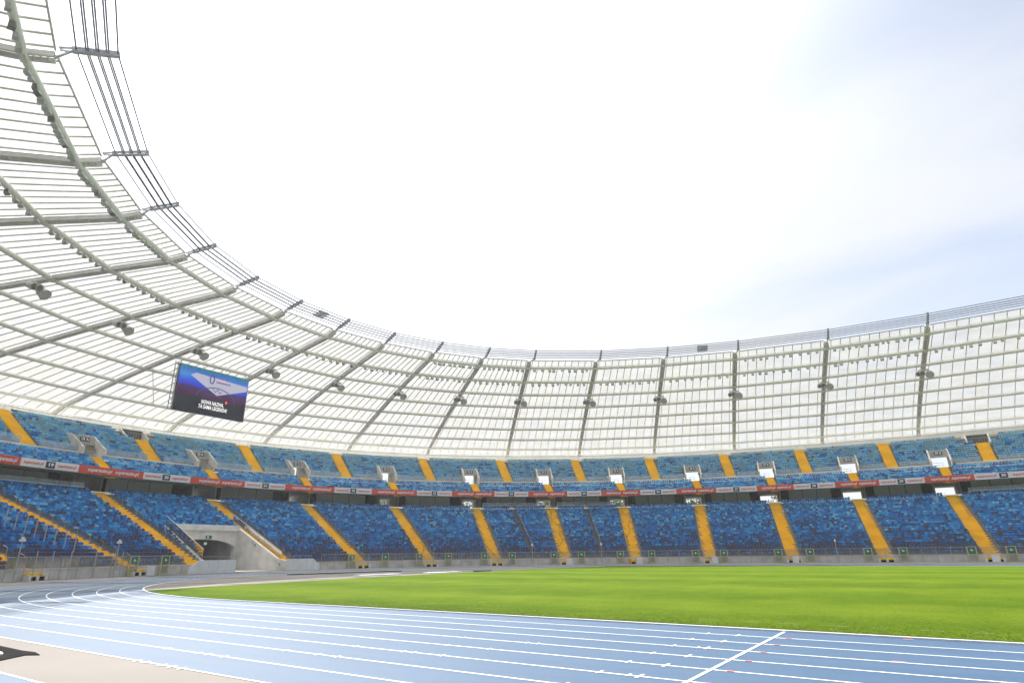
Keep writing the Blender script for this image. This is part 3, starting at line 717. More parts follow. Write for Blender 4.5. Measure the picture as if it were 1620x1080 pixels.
def seat_mass(sel, name, label):
    s = seats[sel]; k = len(SV); n = len(s)
    c, sn = s[:, 4], s[:, 3]       # local x=(ny,-nx), local y=(nx,ny)
    jit = rng.normal(0, 0.012, (n, 1, 3)); V = np.empty((n, k, 3))
    V[:, :, 0] = s[:, None, 0]+SV[None, :, 0]*c[:, None]+SV[None, :, 1]*sn[:, None]
    V[:, :, 1] = s[:, None, 1]-SV[None, :, 0]*sn[:, None]+SV[None, :, 1]*c[:, None]
    V[:, :, 2] = s[:, None, 2]+SV[None, :, 2]
    V += jit
    F = (SF[None]+(np.arange(n)*k)[:, None, None]).reshape(-1, 4)
    me = np_mesh(name, V.reshape(-1, 3), F, 4, SEAT, np.repeat(s[:, 5].astype(np.int32), len(SF)))
    return tag(link(name, me), label, 'seats', kind='stuff')
seat_mass(np.where(mask & (seats[:, 6] == 0))[0], 'lower_seats', 'mosaic of navy and blue folded seats filling the lower tier')
seat_mass(np.where(mask & (seats[:, 6] == 1))[0], 'balcony_seats', 'narrow band of blue seats just above the advertising banners')
seat_mass(np.where(mask & (seats[:, 6] == 2))[0], 'upper_seats', 'pale blue seats of the steep upper tier below the roof')

# ------------------------------------------------------------------ tunnel on the long axis
zf = lambda a: Z0+(a-A0)*dZ/dR
tun = thing('tunnel_portal', (CX-100, (TY0+TY1)/2, 0), 'concrete vehicle tunnel portal with arched opening cut into the lower stand', 'tunnel')
XH = CX-TA
mb = MB(); yc = (TY0+TY1)/2; hw = (TY1-TY0)/2
poly = [(TY0, 6.75), (TY0, 3.3)]
for k in range(13):
    th = math.pi*(1-k/12); poly.append((yc+(hw-.12)*math.cos(th), 3.3+1.35*math.sin(th)))
poly += [(TY1, 3.3), (TY1, 6.75)]
mb.prism(poly, XH, XH-0.8, lambda u, v, w: (w, u, v))
mb.hexa([(XH, TY0, 0), (XH, TY0+.12, 0), (XH-.8, TY0+.12, 0), (XH-.8, TY0, 0), (XH, TY0, 3.3), (XH, TY0+.12, 3.3), (XH-.8, TY0+.12, 3.3), (XH-.8, TY0, 3.3)])
mb.hexa([(XH, TY1-.12, 0), (XH, TY1, 0), (XH-.8, TY1, 0), (XH-.8, TY1-.12, 0), (XH, TY1-.12, 3.3), (XH, TY1, 3.3), (XH-.8, TY1, 3.3), (XH-.8, TY1-.12, 3.3)])
hd = part(mb, 'header', M['concrete_light'], tun)
mb = MB(); mb.box((XH+.35, yc, 6.35), (0.42, hw-.05, 0.42)); part(mb, 'cornice', M['concrete_light'], hd)
mb = MB(); mb.box((XH+.03, 0.2, 4.95), (0.03, 0.5, 0.24)); sg_ = part(mb, 'exit_sign', M['green_sign'], hd)
mb = MB(); mb.box((XH+.07, 0.05, 4.95), (0.01, 0.12, 0.16)); part(mb, 'pictogram', M['white'], sg_)
mb = MB(); mb.box((XH+.05, -0.25, 3.98), (0.05, 0.22, 0.2)); part(mb, 'height_sign', M['white'], hd)
mb = MB()
mb.quad((XH-.8, TY0+.12, 0.0), (XH-28, TY0+.12, 0.0), (XH-28, TY0+.12, 4.6), (XH-.8, TY0+.12, 4.6)); mb.quad((XH-.8, TY1-.12, 0.0), (XH-28, TY1-.12, 0.0), (XH-28, TY1-.12, 4.6), (XH-.8, TY1-.12, 4.6))
mb.quad((XH-.8, TY0, 4.6), (XH-28, TY0, 4.6), (XH-28, TY1, 4.6), (XH-.8, TY1, 4.6)); mb.quad((XH-28, TY0, 0), (XH-28, TY1, 0), (XH-28, TY1, 4.6), (XH-28, TY0, 4.6))
part(mb, 'tunnel_lining', M['soffit'], tun)
mb = MB(); mb.quad((CX-96, TY0, .006), (CX-96, TY1, .006), (XH-28, TY1, .006), (XH-28, TY0, .006)); part(mb, 'tunnel_floor', M['concrete'], tun)
def wing(y0, y1, extra, xe):
    mb = MB()
    poly = [(XH-.8, 0), (xe, 0), (xe, 1.25), (CX-A0-.5, max(zf(A0+.5)+extra, 1.25)), (XH-.8, zf(TA+.8)+extra)]
    mb.prism(poly, y0, y1, lambda u, v, w: (u, w, v)); return mb
wl = part(wing(TY0-.4, TY0+.02, 0.12, CX-95.5), 'wing_wall', M['concrete_light'], tun)
wr = part(wing(TY1-.02, TY1+.4, 0.35, CX-93.2), 'wing_wall', M['concrete_light'], tun)
for y, e0, e1, wn_ in ((TY0-.2, 0.12, 1.55, wl), (TY1+.2+.9, 0.1, 1.1, wr)):
    mb = MB(); n = 9
    xs_ = np.linspace(CX-A0-1.0, XH-.3, n+1) if wn_ is wl else np.linspace(CX-A0-1.2, XH-3.5, n+1)
    for i in range(n):
        x0, x1 = xs_[i]-.03, xs_[i+1]+.03; z0, z1 = zf(CX-x0), zf(CX-x1)
        mb.hexa([(x0, y-.012, z0+e0), (x1, y-.012, z1+e0), (x1, y+.012, z1+e0), (x0, y+.012, z0+e0), (x0, y-.012, z0+e1), (x1, y-.012, z1+e1), (x1, y+.012, z1+e1), (x0, y+.012, z0+e1)])
    gg = part(mb, 'glass_screen', M['glass_pale'], wn_)
    mb = MB(); mb.tube([(xs_[0], y, zf(CX-xs_[0])+e1), (xs_[-1], y, zf(CX-xs_[-1])+e1)], 0.035, 6)
    part(mb, 'screen_rail', M['white_paint'], gg)
def barrier(label, pts, zt, slope_first, grp):
    b = thing('barrier_wall', (pts[0][0], pts[0][1], 0), label, 'barrier', grp)
    n = 5
    p0, p1 = np.array(pts[0]), np.array(pts[1])
    for i in range(n):
        a, c = p0+(p1-p0)*i/n, p0+(p1-p0)*(i+1)/n; d = (p1-p0)/np.linalg.norm(p1-p0); s = np.array([-d[1], d[0]])*.1
        a = a+d*.015; c = c-d*.015
        ha = zt if i > 0 or not slope_first else zt*.45
        mb = MB(); mb.hexa([(*(a-s), 0), (*(c-s), 0), (*(c+s), 0), (*(a+s), 0), (*(a-s), ha), (*(c-s), zt), (*(c+s), zt), (*(a+s), ha)])
        part(mb, 'wall_panel', M['white_wall'], b)
    mb = MB(); q0 = p0+(p1-p0)*.24
    mb.tube([(*q0, zt+.42), (*p1, zt+.42)], 0.03, 5)
    for f in np.linspace(0, 1, 5): q = q0+(p1-q0)*f; mb.tube([(*q, zt-.05), (*q, zt+.42)], 0.03, 5)
    part(mb, 'hand_rail', M['galv'], b)
barrier('pale panel barrier wall shielding the stair foot left of the tunnel mouth', [(CX-92.6, -11.0), (CX-92.2, -4.9)], 1.62, True, None)
barrier('pale panel barrier wall beside the stair foot right of the tunnel mouth', [(CX-94.0, 10.2), (CX-93.0, 3.6)], 1.62, True, None)

# ------------------------------------------------------------------ advertising banners on the fascia
BT = [198.76, 194.34, 189.42, 183.56, 179.36, 173.74, 169.02, 162.88, 158.04, 152.02, 147.32, 141.64, 137.2, 132.2, 127.94, 123.24, 119.12, 114.74, 110.54, 106.96, 103.2, 99.48, 95.96, 92.5, 88.9, 85.4]
BT = [203.2]+BT
num = 18
for i in range(len(BT)-1):
    t1, t0 = BT[i], BT[i+1]        # t1 is on the left
    white = (i % 2 == 0); tm = (t0+t1)/2
    if white:
        b = thing('banner', P(tm, FA, FZ0), 'white advertising banner numbered %d on the balcony front' % num, 'banner', 'advertising banners'); n_here = num; num += 1
    else:
        b = thing('banner', P(tm, FA, FZ0), 'red advertising banner between white banners %d and %d' % (num-1, num), 'banner', 'advertising banners')
    mb = MB(); k = 8; ts = np.linspace(t0, t1, k+1); g = (t1-t0)*.002
    ts[0] += g; ts[-1] -= g
    for j in range(k): mb.hexa([P(ts[j], FA-.02, FZ0-.02), P(ts[j+1], FA-.02, FZ0-.02), P(ts[j+1], FA+.03, FZ0-.02), P(ts[j], FA+.03, FZ0-.02), P(ts[j], FA-.02, FZ1+.02), P(ts[j+1], FA-.02, FZ1+.02), P(ts[j+1], FA+.03, FZ1+.02), P(ts[j], FA+.03, FZ1+.02)])
    part(mb, 'banner_sheet', M['white'] if white else M['red'], b)
    L = arc(FA, t0, t1); e = (t1-t0)/L; zc = (FZ0+FZ1)/2
    if white:
        for sg in (1, -1): text('superauto.pl', 0.62, M['red'], b, frame(tm+sg*e*(L*.29), FA, zc+.03, 0.09), 0.006, 0.12, width=min(3.6, L*.33))
        mb = MB(); n = Nrm(tm, FA); mb.box(P(tm, FA, zc)-n*.08, (0.62, 0.025, 0.44), (Right(tm, FA), n, (0, 0, 1))); pl = part(mb, 'number_plate', M['navy'], b)
        text(str(n_here), 0.62, M['white'], pl, frame(tm, FA, zc, 0.125), 0.03, width=0.72)
    else:
        for sg in (1, -1): text('superauto.pl', 0.74, M['white'], b, frame(tm-e*L*.03+sg*e*(L*.21), FA, zc+.03, 0.09), 0.022, 0.12, width=min(4.6, L*.37))

# ------------------------------------------------------------------ roof
RD = 28.5
RING = [89+7.43*j for j in range(8)]+[144.5]
RZS = [35.2, 34.5, 33.76, 32.88, 31.9, 30.8, 29.58, 28.3, 27.1]
IN_A, IN_Z = 87.3, 35.62
tin = [4, 12.4, 21.2, 29.65, 37.5, 47.9, 57.5, 66.6, 76.7, 86]; tou = [4.5, 14.2, 24, 33.9, 44.1, 53, 61.8, 70.4, 78.7, 86.4]
TR = []
TR = [(181-tin[k], 181-tou[k]) for k in range(9, -1, -1)]+[(181+tin[k], 181+tou[k]) for k in range(10)]
TR += [(360-tin[k], 360-tou[k]) for k in range(9, -1, -1)]+[(360+tin[k], 360+tou[k]) for k in range(10)]
def sup(p, a): return (abs((p[0]-CX)/a)**NE+abs(p[1]/(a-RD))**NE)**(1/NE)
def on_line(p0, p1, a):
    lo, hi = -0.2, 1.2
    for _ in range(40):
        m = (lo+hi)/2
        if sup(p0+(p1-p0)*m, a) > 1: hi = m
        else: lo = m
    return p0+(p1-p0)*lo
levels = [IN_A]+RING; zlev = [IN_Z]+RZS
TP = []
for a, b in TR:
    p0, p1 = P2(a, IN_A, RD), P2(b, 144.5, RD); TP.append([on_line(p0, p1, q) for q in levels])
NT = len(TP)
def pan(i, f, j, dz=0.0):     # point in bay i (towards the next truss), fraction f, level j
    q = TP[i][j]+(TP[(i+1) % NT][j]-TP[i][j])*f; return np.array([q[0], q[1], zlev[j]+dz])
roof = thing('stadium_roof', P(120, 144.5, 24), 'ring roof of white translucent sheets on cream steel purlins and grey trusses', 'roof')
PZ = 0.50
FR = np.concatenate([[0.055], np.linspace(0.055, 0.945, 10)[1:]])
cands = []; rest = MB(); edge = 0
for i in range(NT):
    for j in range(9):
        for k in range(9):
            f0, f1 = FR[k], FR[k+1]
            q = [pan(i, f0, j, PZ), pan(i, f1, j, PZ), pan(i, f1, j+1, PZ), pan(i, f0, j+1, PZ)]
            c = sum(q)/4; x, y, z = to_px(c); d = np.linalg.norm(c-CAM)
            cands.append((d if (z > 1 and -40 < x < 1640 and -40 < y < 760) else 1e9, q))
        for f0, f1 in ((0.02, FR[0]), (FR[9], 0.98)):
            rest.quad(pan(i, f0, j, PZ), pan(i, f1, j, PZ), pan(i, f1, j+1, PZ), pan(i, f0, j+1, PZ), 0)
cands.sort(key=lambda c: c[0])
for n_, (d, q) in enumerate(cands):
    mi = int(rng.choice(4, p=[.4, .25, .22, .13])); g = 0.02
    if n_ < 300:
        mb = MB(); mb.quad(*q); part(mb, 'roof_panel', PANEL[mi], roof)
    else: rest.quad(*q, mi)
tag(part(rest, 'roof_panels', PANEL, roof), kind='stuff')
seen = [i for i in range(NT) if any(-200 < to_px(pan(i, .5, j))[0] < 1800 and to_px(pan(i, .5, j))[2] > 1 for j in range(10))]
mul = MB(); brk = MB()
for i in range(NT):
    for f in FR:
        for j in range(9):
            mul.bar(pan(i, f, j, PZ-.09), pan(i, f, j+1, PZ-.09), 0.12, 0.10)
    mul.bar(pan(i, 0.02, 0, PZ), pan(i, 0.98, 0, PZ), 0.12, 0.16)
    if i in seen:
        for j in range(1, 10):
            brk.tube([pan(i, 0.01, j, .36), pan(i, .99, j, .36)], 0.028, 4, cap=False)
            for f in FR: brk.tube([pan(i, f, j, .1), pan(i, f, j, PZ-.1)], 0.035, 4, cap=False)
tag(part(mul, 'glazing_bars', M['mullion'], roof), kind='stuff')
tag(part(brk, 'purlin_brackets', M['mullion'], roof), kind='stuff')
for j in range(1, 10):
    mb = MB(); mb.tube([(*TP[i][j], zlev[j]) for i in range(NT)], 0.30 if j < 9 else 0.15, 8, closed=True)
    part(mb, 'ring_purlin', M['cream_steel'], roof, True)
for i in range(NT):
    mb = MB(); pl = MB()
    pts = [np.array([*TP[i][j], zlev[j]]) for j in range(10)]
    d = pts[-1]-pts[0]; d[2] = 0; d = d/np.linalg.norm(d); s = np.array([d[1], -d[0], 0])
    for j in range(9):
        for sg in (-1, 1):
            mb.bar(pts[j]+s*sg*.33+(0, 0, .04), pts[j+1]+s*sg*.33+(0, 0, .04), 0.17, 0.36)
        pl.bar(pts[j]+(0, 0, .36), pts[j+1]+(0, 0, .36), 0.62, 0.06)
        if j: mb.box(pts[j]+(0, 0, -.02), (0.46, 0.22, 0.27), (s, d, (0, 0, 1)))
        for fx in np.linspace(.2, .9, 4):
            c = pts[j]+(pts[j+1]-pts[j])*fx; mb.bar(c-s*.3+(0, 0, -.02), c+s*.3+(0, 0, -.02), 0.1, 0.14)
    t_o = part(mb, 'roof_truss', M['truss'], roof); part(pl, 'gutter_plate', M['truss_dark'], t_o)
mb = MB(); ts = np.linspace(0, 360, 361)
for i in range(360): mb.quad(P(ts[i], 145.1, 23.6, RD), P(ts[i+1], 145.1, 23.6, RD), P(ts[i+1], 144.9, 27.6, RD), P(ts[i], 144.9, 27.6, RD))
part(mb, 'eave_skirt', M['skirt'], roof)
mb = MB()
for t in steps_t(145, 1.15, 84, 224, RD): mb.bar(P(t, 144.85, 23.6, RD), P(t, 144.85, 27.5, RD), 0.035, 0.05, upv=Nrm(t, 145))
tag(part(mb, 'skirt_bars', M['mullion'], roof), kind='stuff')

# cable ring
cab = thing('cable_ring', P(120, 85, 36), 'ring of dark steel cables with clamps at the inner roof edge', 'cables')
offs = [(0.0, 0), (0.55, .03), (0.70, -.03), (1.15, .03), (1.30, -.03), (1.75, .03), (1.90, -.03), (2.45, 0)]
TI = [a for a, b in TR]
CP = []
for a, b in TR:
    p0, p1 = P2(a, 83.4, RD), P2(b, 144.5, RD); o = on_line(p0, P2(b, 144.5, RD), 86.0); d = (p1-o)/np.linalg.norm(p1-o); CP.append((o, d))
for u, dv in offs:
    mb = MB(); mb.tube([np.array([*(o-d*u), 36.22+u*.245+dv]) for o, d in CP], 0.063, 6, closed=True); part(mb, 'cable', M['cable'], cab)
for i, (o, d) in enumerate(CP):
    n3 = np.array([-d[0], -d[1], .245]); n3 = n3/np.linalg.norm(n3); s3 = np.array([d[1], -d[0], 0]); u3 = np.cross(s3, n3)
    c0 = np.array([*o, 36.22]); mb = MB()
    for h in (-.17, .17): mb.box(c0+n3*1.2+u3*h, (0.15, 1.45, 0.05), (s3, n3, u3))
    for u in (0, .6, 1.2, 1.8, 2.45): mb.box(c0+n3*u, (0.16, 0.12, 0.13), (s3, n3, u3))
    cl = part(mb, 'cable_clamp', M['clamp'], cab)
    mb = MB(); q0 = c0-n3*0.1; e = np.array([*TP[i][0], IN_Z+.05])
    mb.bar(q0, e, 0.16, 0.12)
    for sg in (-1, 1): mb.bar(q0+s3*sg*.2, q0-n3*.9+s3*sg*.12, .1, .14)
    part(mb, 'fork_end', M['fork'], cl)
def coupler(x):     # tie plate between two clamps nearest to that bearing
    best = min(range(NT), key=lambda i: abs(to_px([*((CP[i][0]+CP[(i+1) % NT][0])/2), 37])[0]-x) if to_px([*((CP[i][0]+CP[(i+1) % NT][0])/2), 37])[2] > 1 else 1e9)
    a, b = CP[best], CP[(best+1) % NT]; o = (a[0]+b[0])/2; d = (a[1]+b[1])/2; d = d/np.linalg.norm(d)
    mb = MB(); s3 = np.array([d[1], -d[0], 0])
    for u in (.6, 1.2, 1.8): mb.box(np.array([*(o-d*u), 36.22+u*.245]), (0.9, 0.12, 0.18), (s3, (d[0], d[1], 0), (0, 0, 1)))
    mb.bar(np.array([*(o-d*.5), 36.35]), np.array([*(o-d*1.9), 36.7]), .2, .2)
    part(mb, 'cable_coupler', M['clamp'], cab)
coupler(505); coupler(1105)

# ------------------------------------------------------------------ floodlights and loudspeakers under the roof
fl = MB()
fl.hexa([(-.34, -.28, -.62), (.34, -.28, -.62), (.30, .22, -.78), (-.30, .22, -.78), (-.34, -.10, -.16), (.34, -.10, -.16), (.28, .26, -.24), (-.28, .26, -.24)], 0)
fl.box((0, .05, -.08), (.05, .05, .16), None, 1); fl.hexa([(-.30, -.31, -.60), (.30, -.31, -.60), (.30, -.285, -.60), (-.30, -.285, -.60), (-.30, -.16, -.20), (.30, -.16, -.20), (.30, -.12, -.20), (-.30, -.12, -.20)], 2)
FLM = [fl.mesh('floodlight', [m_, M['lamp_dark'], M['panel_grey']]) for m_ in (M['lamp'], M['lamp_yellow'], M['lamp_dark'])]
# bays are numbered by truss: 9-k ... the list TR starts at the far short axis and runs round the curve
def lights(i, j, count, label, group, drop=0.0):
    for k in range(count):
        f = 0.06+0.88*(k+.5+rng.uniform(-.22, .22))/count
        p = pan(i, f, j, -.17); d = TP[(i+1) % NT][j]-TP[i][j]; d = d/np.linalg.norm(d)
        o = link('floodlight', FLM[int(rng.choice(3, p=[.78, .06, .16]))]); o.location = p
        inward = np.array([-d[1], d[0]])
        o.rotation_euler = (rng.uniform(-.12, .12), 0, math.atan2(d[1], d[0])+rng.uniform(-.35, .35)+math.pi)
        s = rng.uniform(.6, .88); o.scale = (s, s, s)
        tag(o, label, 'floodlight', group)
L1, G1 = 'small grey floodlight under the innermost ring purlin of the roof', 'floodlights on the innermost purlin'
L2, G2 = 'small grey floodlight under the second ring purlin from the roof opening', 'floodlights on the second purlin'
# truss index: photo truss 15 -> TR[0], truss 0 -> TR[15]; bay b (between photo trusses b and b+1) -> TR index 14-b
for b, c in ((-1, 10), (0, 16), (1, 14), (2, 12), (8, 9), (9, 9), (10, 9), (13, 10), (14, 13)):
    lights((14-b) % NT, 1, c, L1, G1)
for b, c in ((1, 8), (2, 9), (3, 9), (4, 9), (5, 8), (6, 7), (7, 8), (8, 9), (9, 9), (10, 9), (11, 9), (12, 8), (13, 10), (14, 11), (15, 10)):
    lights((14-b) % NT, 2, c, L2, G2)
for b in range(2, 17):
    i = (15-b) % NT
    q = TP[i][3]+(TP[i][4]-TP[i][3])*.22; z = RZS[2]-.22*.88-.25; d = TP[i][9]-TP[i][0]; d = d/np.linalg.norm(d)
    o = thing('loudspeaker_cluster', (q[0], q[1], z), 'hanging grey loudspeaker cluster of drums and a horn under a roof truss', 'loudspeaker', 'loudspeaker clusters')
    o.rotation_euler = (0, 0, math.atan2(d[1], d[0])-math.pi/2)
    bases.pop(o.name)
    mb = MB(); mb.box((0, 0, -.12), (0.9, .12, .14)); mb.box((-.5, 0, -.4), (.06, .06, .3)); mb.box((.6, 0, -.4), (.06, .06, .3)); local(mb, 'bracket', M['truss'], o)
    for x, y in ((-.95, -.15), (-.35, -.35)):
        mb = MB(); mb.tube([(x, y+.5, -.62), (x, y, -.75), (x, y-.45, -.9)], [.30, .42, .46], 12); dr = local(mb, 'drum', M['lamp'], o)
        mb = MB(); mb.tube([(x, y-.455, -.902), (x, y-.47, -.906)], .36, 12); q_ = mb.build('grille', M['lamp_dark']); q_.parent = dr
    mb = MB(); mb.tube([(.75, .5, -.55), (.75, .3, -.7), (.75, -.2, -.95), (.75, -.65, -1.3)], [.25, .45, .62, .72], 10); local(mb, 'horn', M['lamp'], o)

# ------------------------------------------------------------------ video board
tS, aS = 182.04, 108.0
nS = Nrm(tS, aS, RD); rS = Right(tS, aS, RD); z0s, z1s = 23.72, 31.1; cS = np.array([*P2(tS, aS, RD), (z0s+z1s)/2])
cS = cS+rS*0.36
scr = thing('video_board', cS+(0, 0, -3.7), 'large video board hanging under the roof showing white slogan on dark ground', 'screen')
hwS, hhS = 6.08, 3.69
def sp(x, y, w=0.0): return cS+rS*x+np.array([0, 0, y])-nS*w
mb = MB(); mb.box(cS+nS*.24, (hwS+.05, .22, hhS+.05), (rS, nS, (0, 0, 1))); part(mb, 'cabinet', M['dark'], scr)
mb = MB()
for x in (-hwS-.35, hwS-.2, -hwS+3, 1.5):
    mb.bar(sp(x, -hhS, -.95), sp(x, hhS+.5, -.95), .1, .1, upv=nS)
mb.bar(sp(-hwS-.35, hhS, -.95), sp(hwS-.2, hhS, -.95), .1, .1)
for y in np.linspace(-hhS, hhS, 9): mb.bar(sp(-hwS-.35, y, -.95), sp(-hwS-.05, y, -.45), .06, .06)
mb.bar(sp(-hwS-.35, -hhS, -.1), sp(-hwS-.35, hhS+.2, -.1), .1, .1, upv=nS)
for y in np.linspace(-hhS, hhS, 10): mb.bar(sp(-hwS-.35, y, -.1), sp(-hwS-.35, y, -.95), .05, .05)
part(mb, 'steel_frame', M['galv'], scr)
for x0, y0, w0, x1, y1, w1 in [(x, hhS, -.4, x, hhS+1.6, -.9) for x in (-hwS+.3, -2, 2, hwS-.3)]+[(-hwS-3.2, hhS-1.0, -2, -hwS-2.2, -hhS+.2, -1.5)]:
    mb = MB(); mb.bar(sp(x0, y0, w0), sp(x1, y1, w1), .08, .08, upv=nS); part(mb, 'hanger', M['truss'], scr)
def screen_mat():
    m = bpy.data.materials.new('screen_picture'); m.use_nodes = True; n = m.node_tree; n.nodes.clear()
    t = n.nodes.new('ShaderNodeTexCoord'); s = n.nodes.new('ShaderNodeSeparateXYZ'); n.links.new(t.outputs['UV'], s.inputs[0])
    no = n.nodes.new('ShaderNodeTexNoise'); no.inputs['Scale'].default_value = 4; no.inputs['Detail'].default_value = 4; n.links.new(t.outputs['UV'], no.inputs['Vector'])
    a = n.nodes.new('ShaderNodeMath'); a.operation = 'MULTIPLY_ADD'; a.inputs[1].default_value = 0.10; n.links.new(no.outputs[0], a.inputs[0]); n.links.new(s.outputs[1], a.inputs[2])
    r = n.nodes.new('ShaderNodeValToRGB'); e = r.color_ramp.elements
    e[0].position = 0.0; e[0].color = (0.018, 0.022, 0.03, 1); e[1].position = 1.0; e[1].color = (0.02, 0.16, 0.22, 1)
    for p_, c_ in ((.40, (0.022, 0.026, 0.034)), (.42, (.05, .018, .05)), (.52, (.06, .02, .08)), (.60, (.04, .035, .11)), (.64, (.03, .04, .42)), (.76, (.035, .09, .60)), (.86, (.03, .25, .45)), (.93, (.05, .12, .55))):
        k = e.new(p_); k.color = (*c_, 1)
    n.links.new(a.outputs[0], r.inputs[0])
    em = n.nodes.new('ShaderNodeEmission'); em.inputs[1].default_value = 0.36; n.links.new(r.outputs[0], em.inputs[0])
    o = n.nodes.new('ShaderNodeOutputMaterial'); n.links.new(em.outputs[0], o.inputs[0]); return m
mb = MB(); mb.quad(sp(-hwS, -hhS, .0), sp(hwS, -hhS, .0), sp(hwS, hhS, .0), sp(-hwS, hhS, .0)); di = part(mb, 'display', screen_mat(), scr)
uv = di.data.uv_layers.new(name='UVMap'); 
for k, c_ in enumerate(((0, 0), (1, 0), (1, 1), (0, 1))): uv.data[k].uv = c_
W1 = emit('screen_white', (0.40, 0.40, 0.50), 0.36); W2 = emit('screen_text', (0.9, 0.9, 0.9), 0.42); W3 = emit('screen_red', (0.9, 0.06, 0.05), 0.7); W4 = emit('screen_ink', (0.03, 0.03, 0.09), 0.75)
def flat(name, pts, m, w):
    mb = MB(); i = len(mb.v); mb.v = [tuple(sp(x, y, w)) for x, y in pts]; mb.f = [tuple(range(len(pts)))]; mb.m = [0]; return part(mb, name, m, di)
flat('bright_wedge', [(-4.2, 2.2), (0.65, -.3), (5.95, 1.5), (5.95, 2.3), (-3.4, 2.75)], W1, .02)
mb = MB(); arcp = [(-2.9+6.9*f, -.95+1.9*math.sin(math.pi*f)**.55) for f in np.linspace(0, 1, 22)]
for k in range(21): mb.bar(sp(*arcp[k], .04), sp(*arcp[k+1], .04), .02, .16, upv=rS*0+np.array([0, 0, 1]))
for x0, y0, x1, y1 in ((-.3, .85, .3, .2), (.3, .2, .7, .8), (.7, .8, 1.1, .1), (1.1, .1, 1.4, .6), (-1.6, -.4, 1.6, -.55)): mb.bar(sp(x0, y0, .04), sp(x1, y1, .04), .02, .09)
part(mb, 'outline_drawing', W4, di)
mb = MB(); ov = [(-.55+.36*math.cos(a), 2.25+.72*math.sin(a)) for a in np.linspace(0, 2*math.pi, 17)]
for k in range(16): mb.bar(sp(*ov[k], .04), sp(*ov[k+1], .04), .02, .2)
part(mb, 'oval_logo', W4, di)
mb = MB()
x = .25
while x < 2.7:
    w_ = random.uniform(.12, .26); mb.bar(sp(x, 1.95, .04), sp(x+w_, 1.95, .04), .02, .24); x += w_+.06
part(mb, 'small_print', W4, di)
flat('red_line', [(.3, 2.4), (1.9, 2.33), (1.9, 2.41), (.3, 2.48)], W3, .03)
flat('red_mark', [(2.35, -1.0), (2.65, -.85), (2.6, -1.35), (2.4, -1.35)], W3, .03)
def smtx(x, y): 
    p = sp(x, y, .03); return Matrix(((rS[0], 0, -nS[0], p[0]), (rS[1], 0, -nS[1], p[1]), (0, 1, 0, p[2]), (0, 0, 0, 1)))
text('NOWA NAZWA,', 0.86, W2, di, smtx(.15, -1.72), 0.012, 0.1, width=3.9)
text('TA SAMA LEGENDA!', 0.86, W2, di, smtx(.3, -2.5), 0.012, 0.1, width=5.0)

# ------------------------------------------------------------------ perimeter fence and evacuation gates
GT = [194.12, 190.5, 167.22, 162.42, 157.4, 153.2, 147.96, 144.06, 138.26, 134.58, 129.56, 125.68, 120.5, 117.34, 111.66, 108.56, 103.34, 100.42, 95.28, 92.64]
ENT = dict(zip([204.5, 193.48, 186.02, 175.42, 165.56, 155.58, 146.04, 136.42, 127.44, 118.78, 110.08, 101.82, 93.84, 86.5, 79.5], ['17 A', '18 A', '19 A', '20 A', '21 A', '22 A', '23 A', '24 A', '25 A', '26 A', '27 A', '28 A', '29 A', '30 A', '31 A']))
def by_gang(t):
    k = min(ENT, key=lambda q: abs(q-t)); return k, ('the corner gangway by the net posts' if k > 190 else 'the gangway below entrance %s' % ENT[k])
def gate(t):
    k, w = by_gang(t)
    g = thing('evacuation_gate', P(t, 95.35, 0), 'yellow evacuation gate with green sign, %s %s' % ('tunnel side of' if abs(t-181) < abs(k-181) else 'side away from tunnel,', w.replace('the ', '', 1)), 'gate', 'evacuation gates')
    g.rotation_euler = (0, 0, math.atan2(Right(t, 95.4)[1], Right(t, 95.4)[0])); bases.pop(g.name)
    for x in (-.55, .55):
        mb = MB(); mb.box((x, 0, 1.12), (.05, .05, 1.12)); local(mb, 'gate_post', M['yellow_frame'], g)
    for z_ in (2.2, 1.12, .12): mb = MB(); mb.box((0, 0, z_), (.5, .035, .04)); local(mb, 'gate_rail', M['yellow_frame'], g)
    mb = MB(); mb.box((0, .02, 1.18), (.5, .006, 1.0)); local(mb, 'gate_pane', M['plexi'], g)
    mb = MB(); mb.box((0, -.05, 1.72), (.40, .012, .30)); s = local(mb, 'green_sign', M['green_sign'], g)
    mb = MB(); mb.box((-.06, -.07, 1.72), (.07, .008, .15)); mb.box((.1, -.07, 1.7), (.09, .008, .05)); p_ = mb.build('pictogram', M['white']); p_.parent = s
for t in GT: gate(t)
ev = sorted(GT+[86.0, 208.0, 183.2+4.6, 172.0])
def fence(t0, t1, label):
    L = arc(95.4, t0, t1); e = (t1-t0)/L; t0, t1 = t0+e*.64, t1-e*.64; L -= 1.28
    f = thing('perimeter_fence', P((t0+t1)/2, 95.5, 0), label, 'fence', 'fence sections round the track')
    k = max(1, round(L/2.1)); ts = np.linspace(t0, t1, k+1)
    for t in ts:
        mb = MB(); mb.tube([P(t, 95.55, 0), P(t, 95.55, 2.2)], 0.035, 6); part(mb, 'fence_post', M['galv'], f)
    mb = MB()
    for z in (2.18, 1.15): mb.tube([P(t, 95.55, z) for t in ts], 0.028, 5)
    part(mb, 'fence_rail', M['galv'], f)
    for j in range(k):
        mb = MB(); d = (ts[j+1]-ts[j])*.03; a_, b_ = ts[j]+d, ts[j+1]-d
        mb.hexa([P(a_, 95.58, 1.2), P(b_, 95.58, 1.2), P(b_, 95.6, 1.2), P(a_, 95.6, 1.2), P(a_, 95.58, 2.12), P(b_, 95.58, 2.12), P(b_, 95.6, 2.12), P(a_, 95.6, 2.12)])
        part(mb, 'fence_pane', M['plexi'], f)
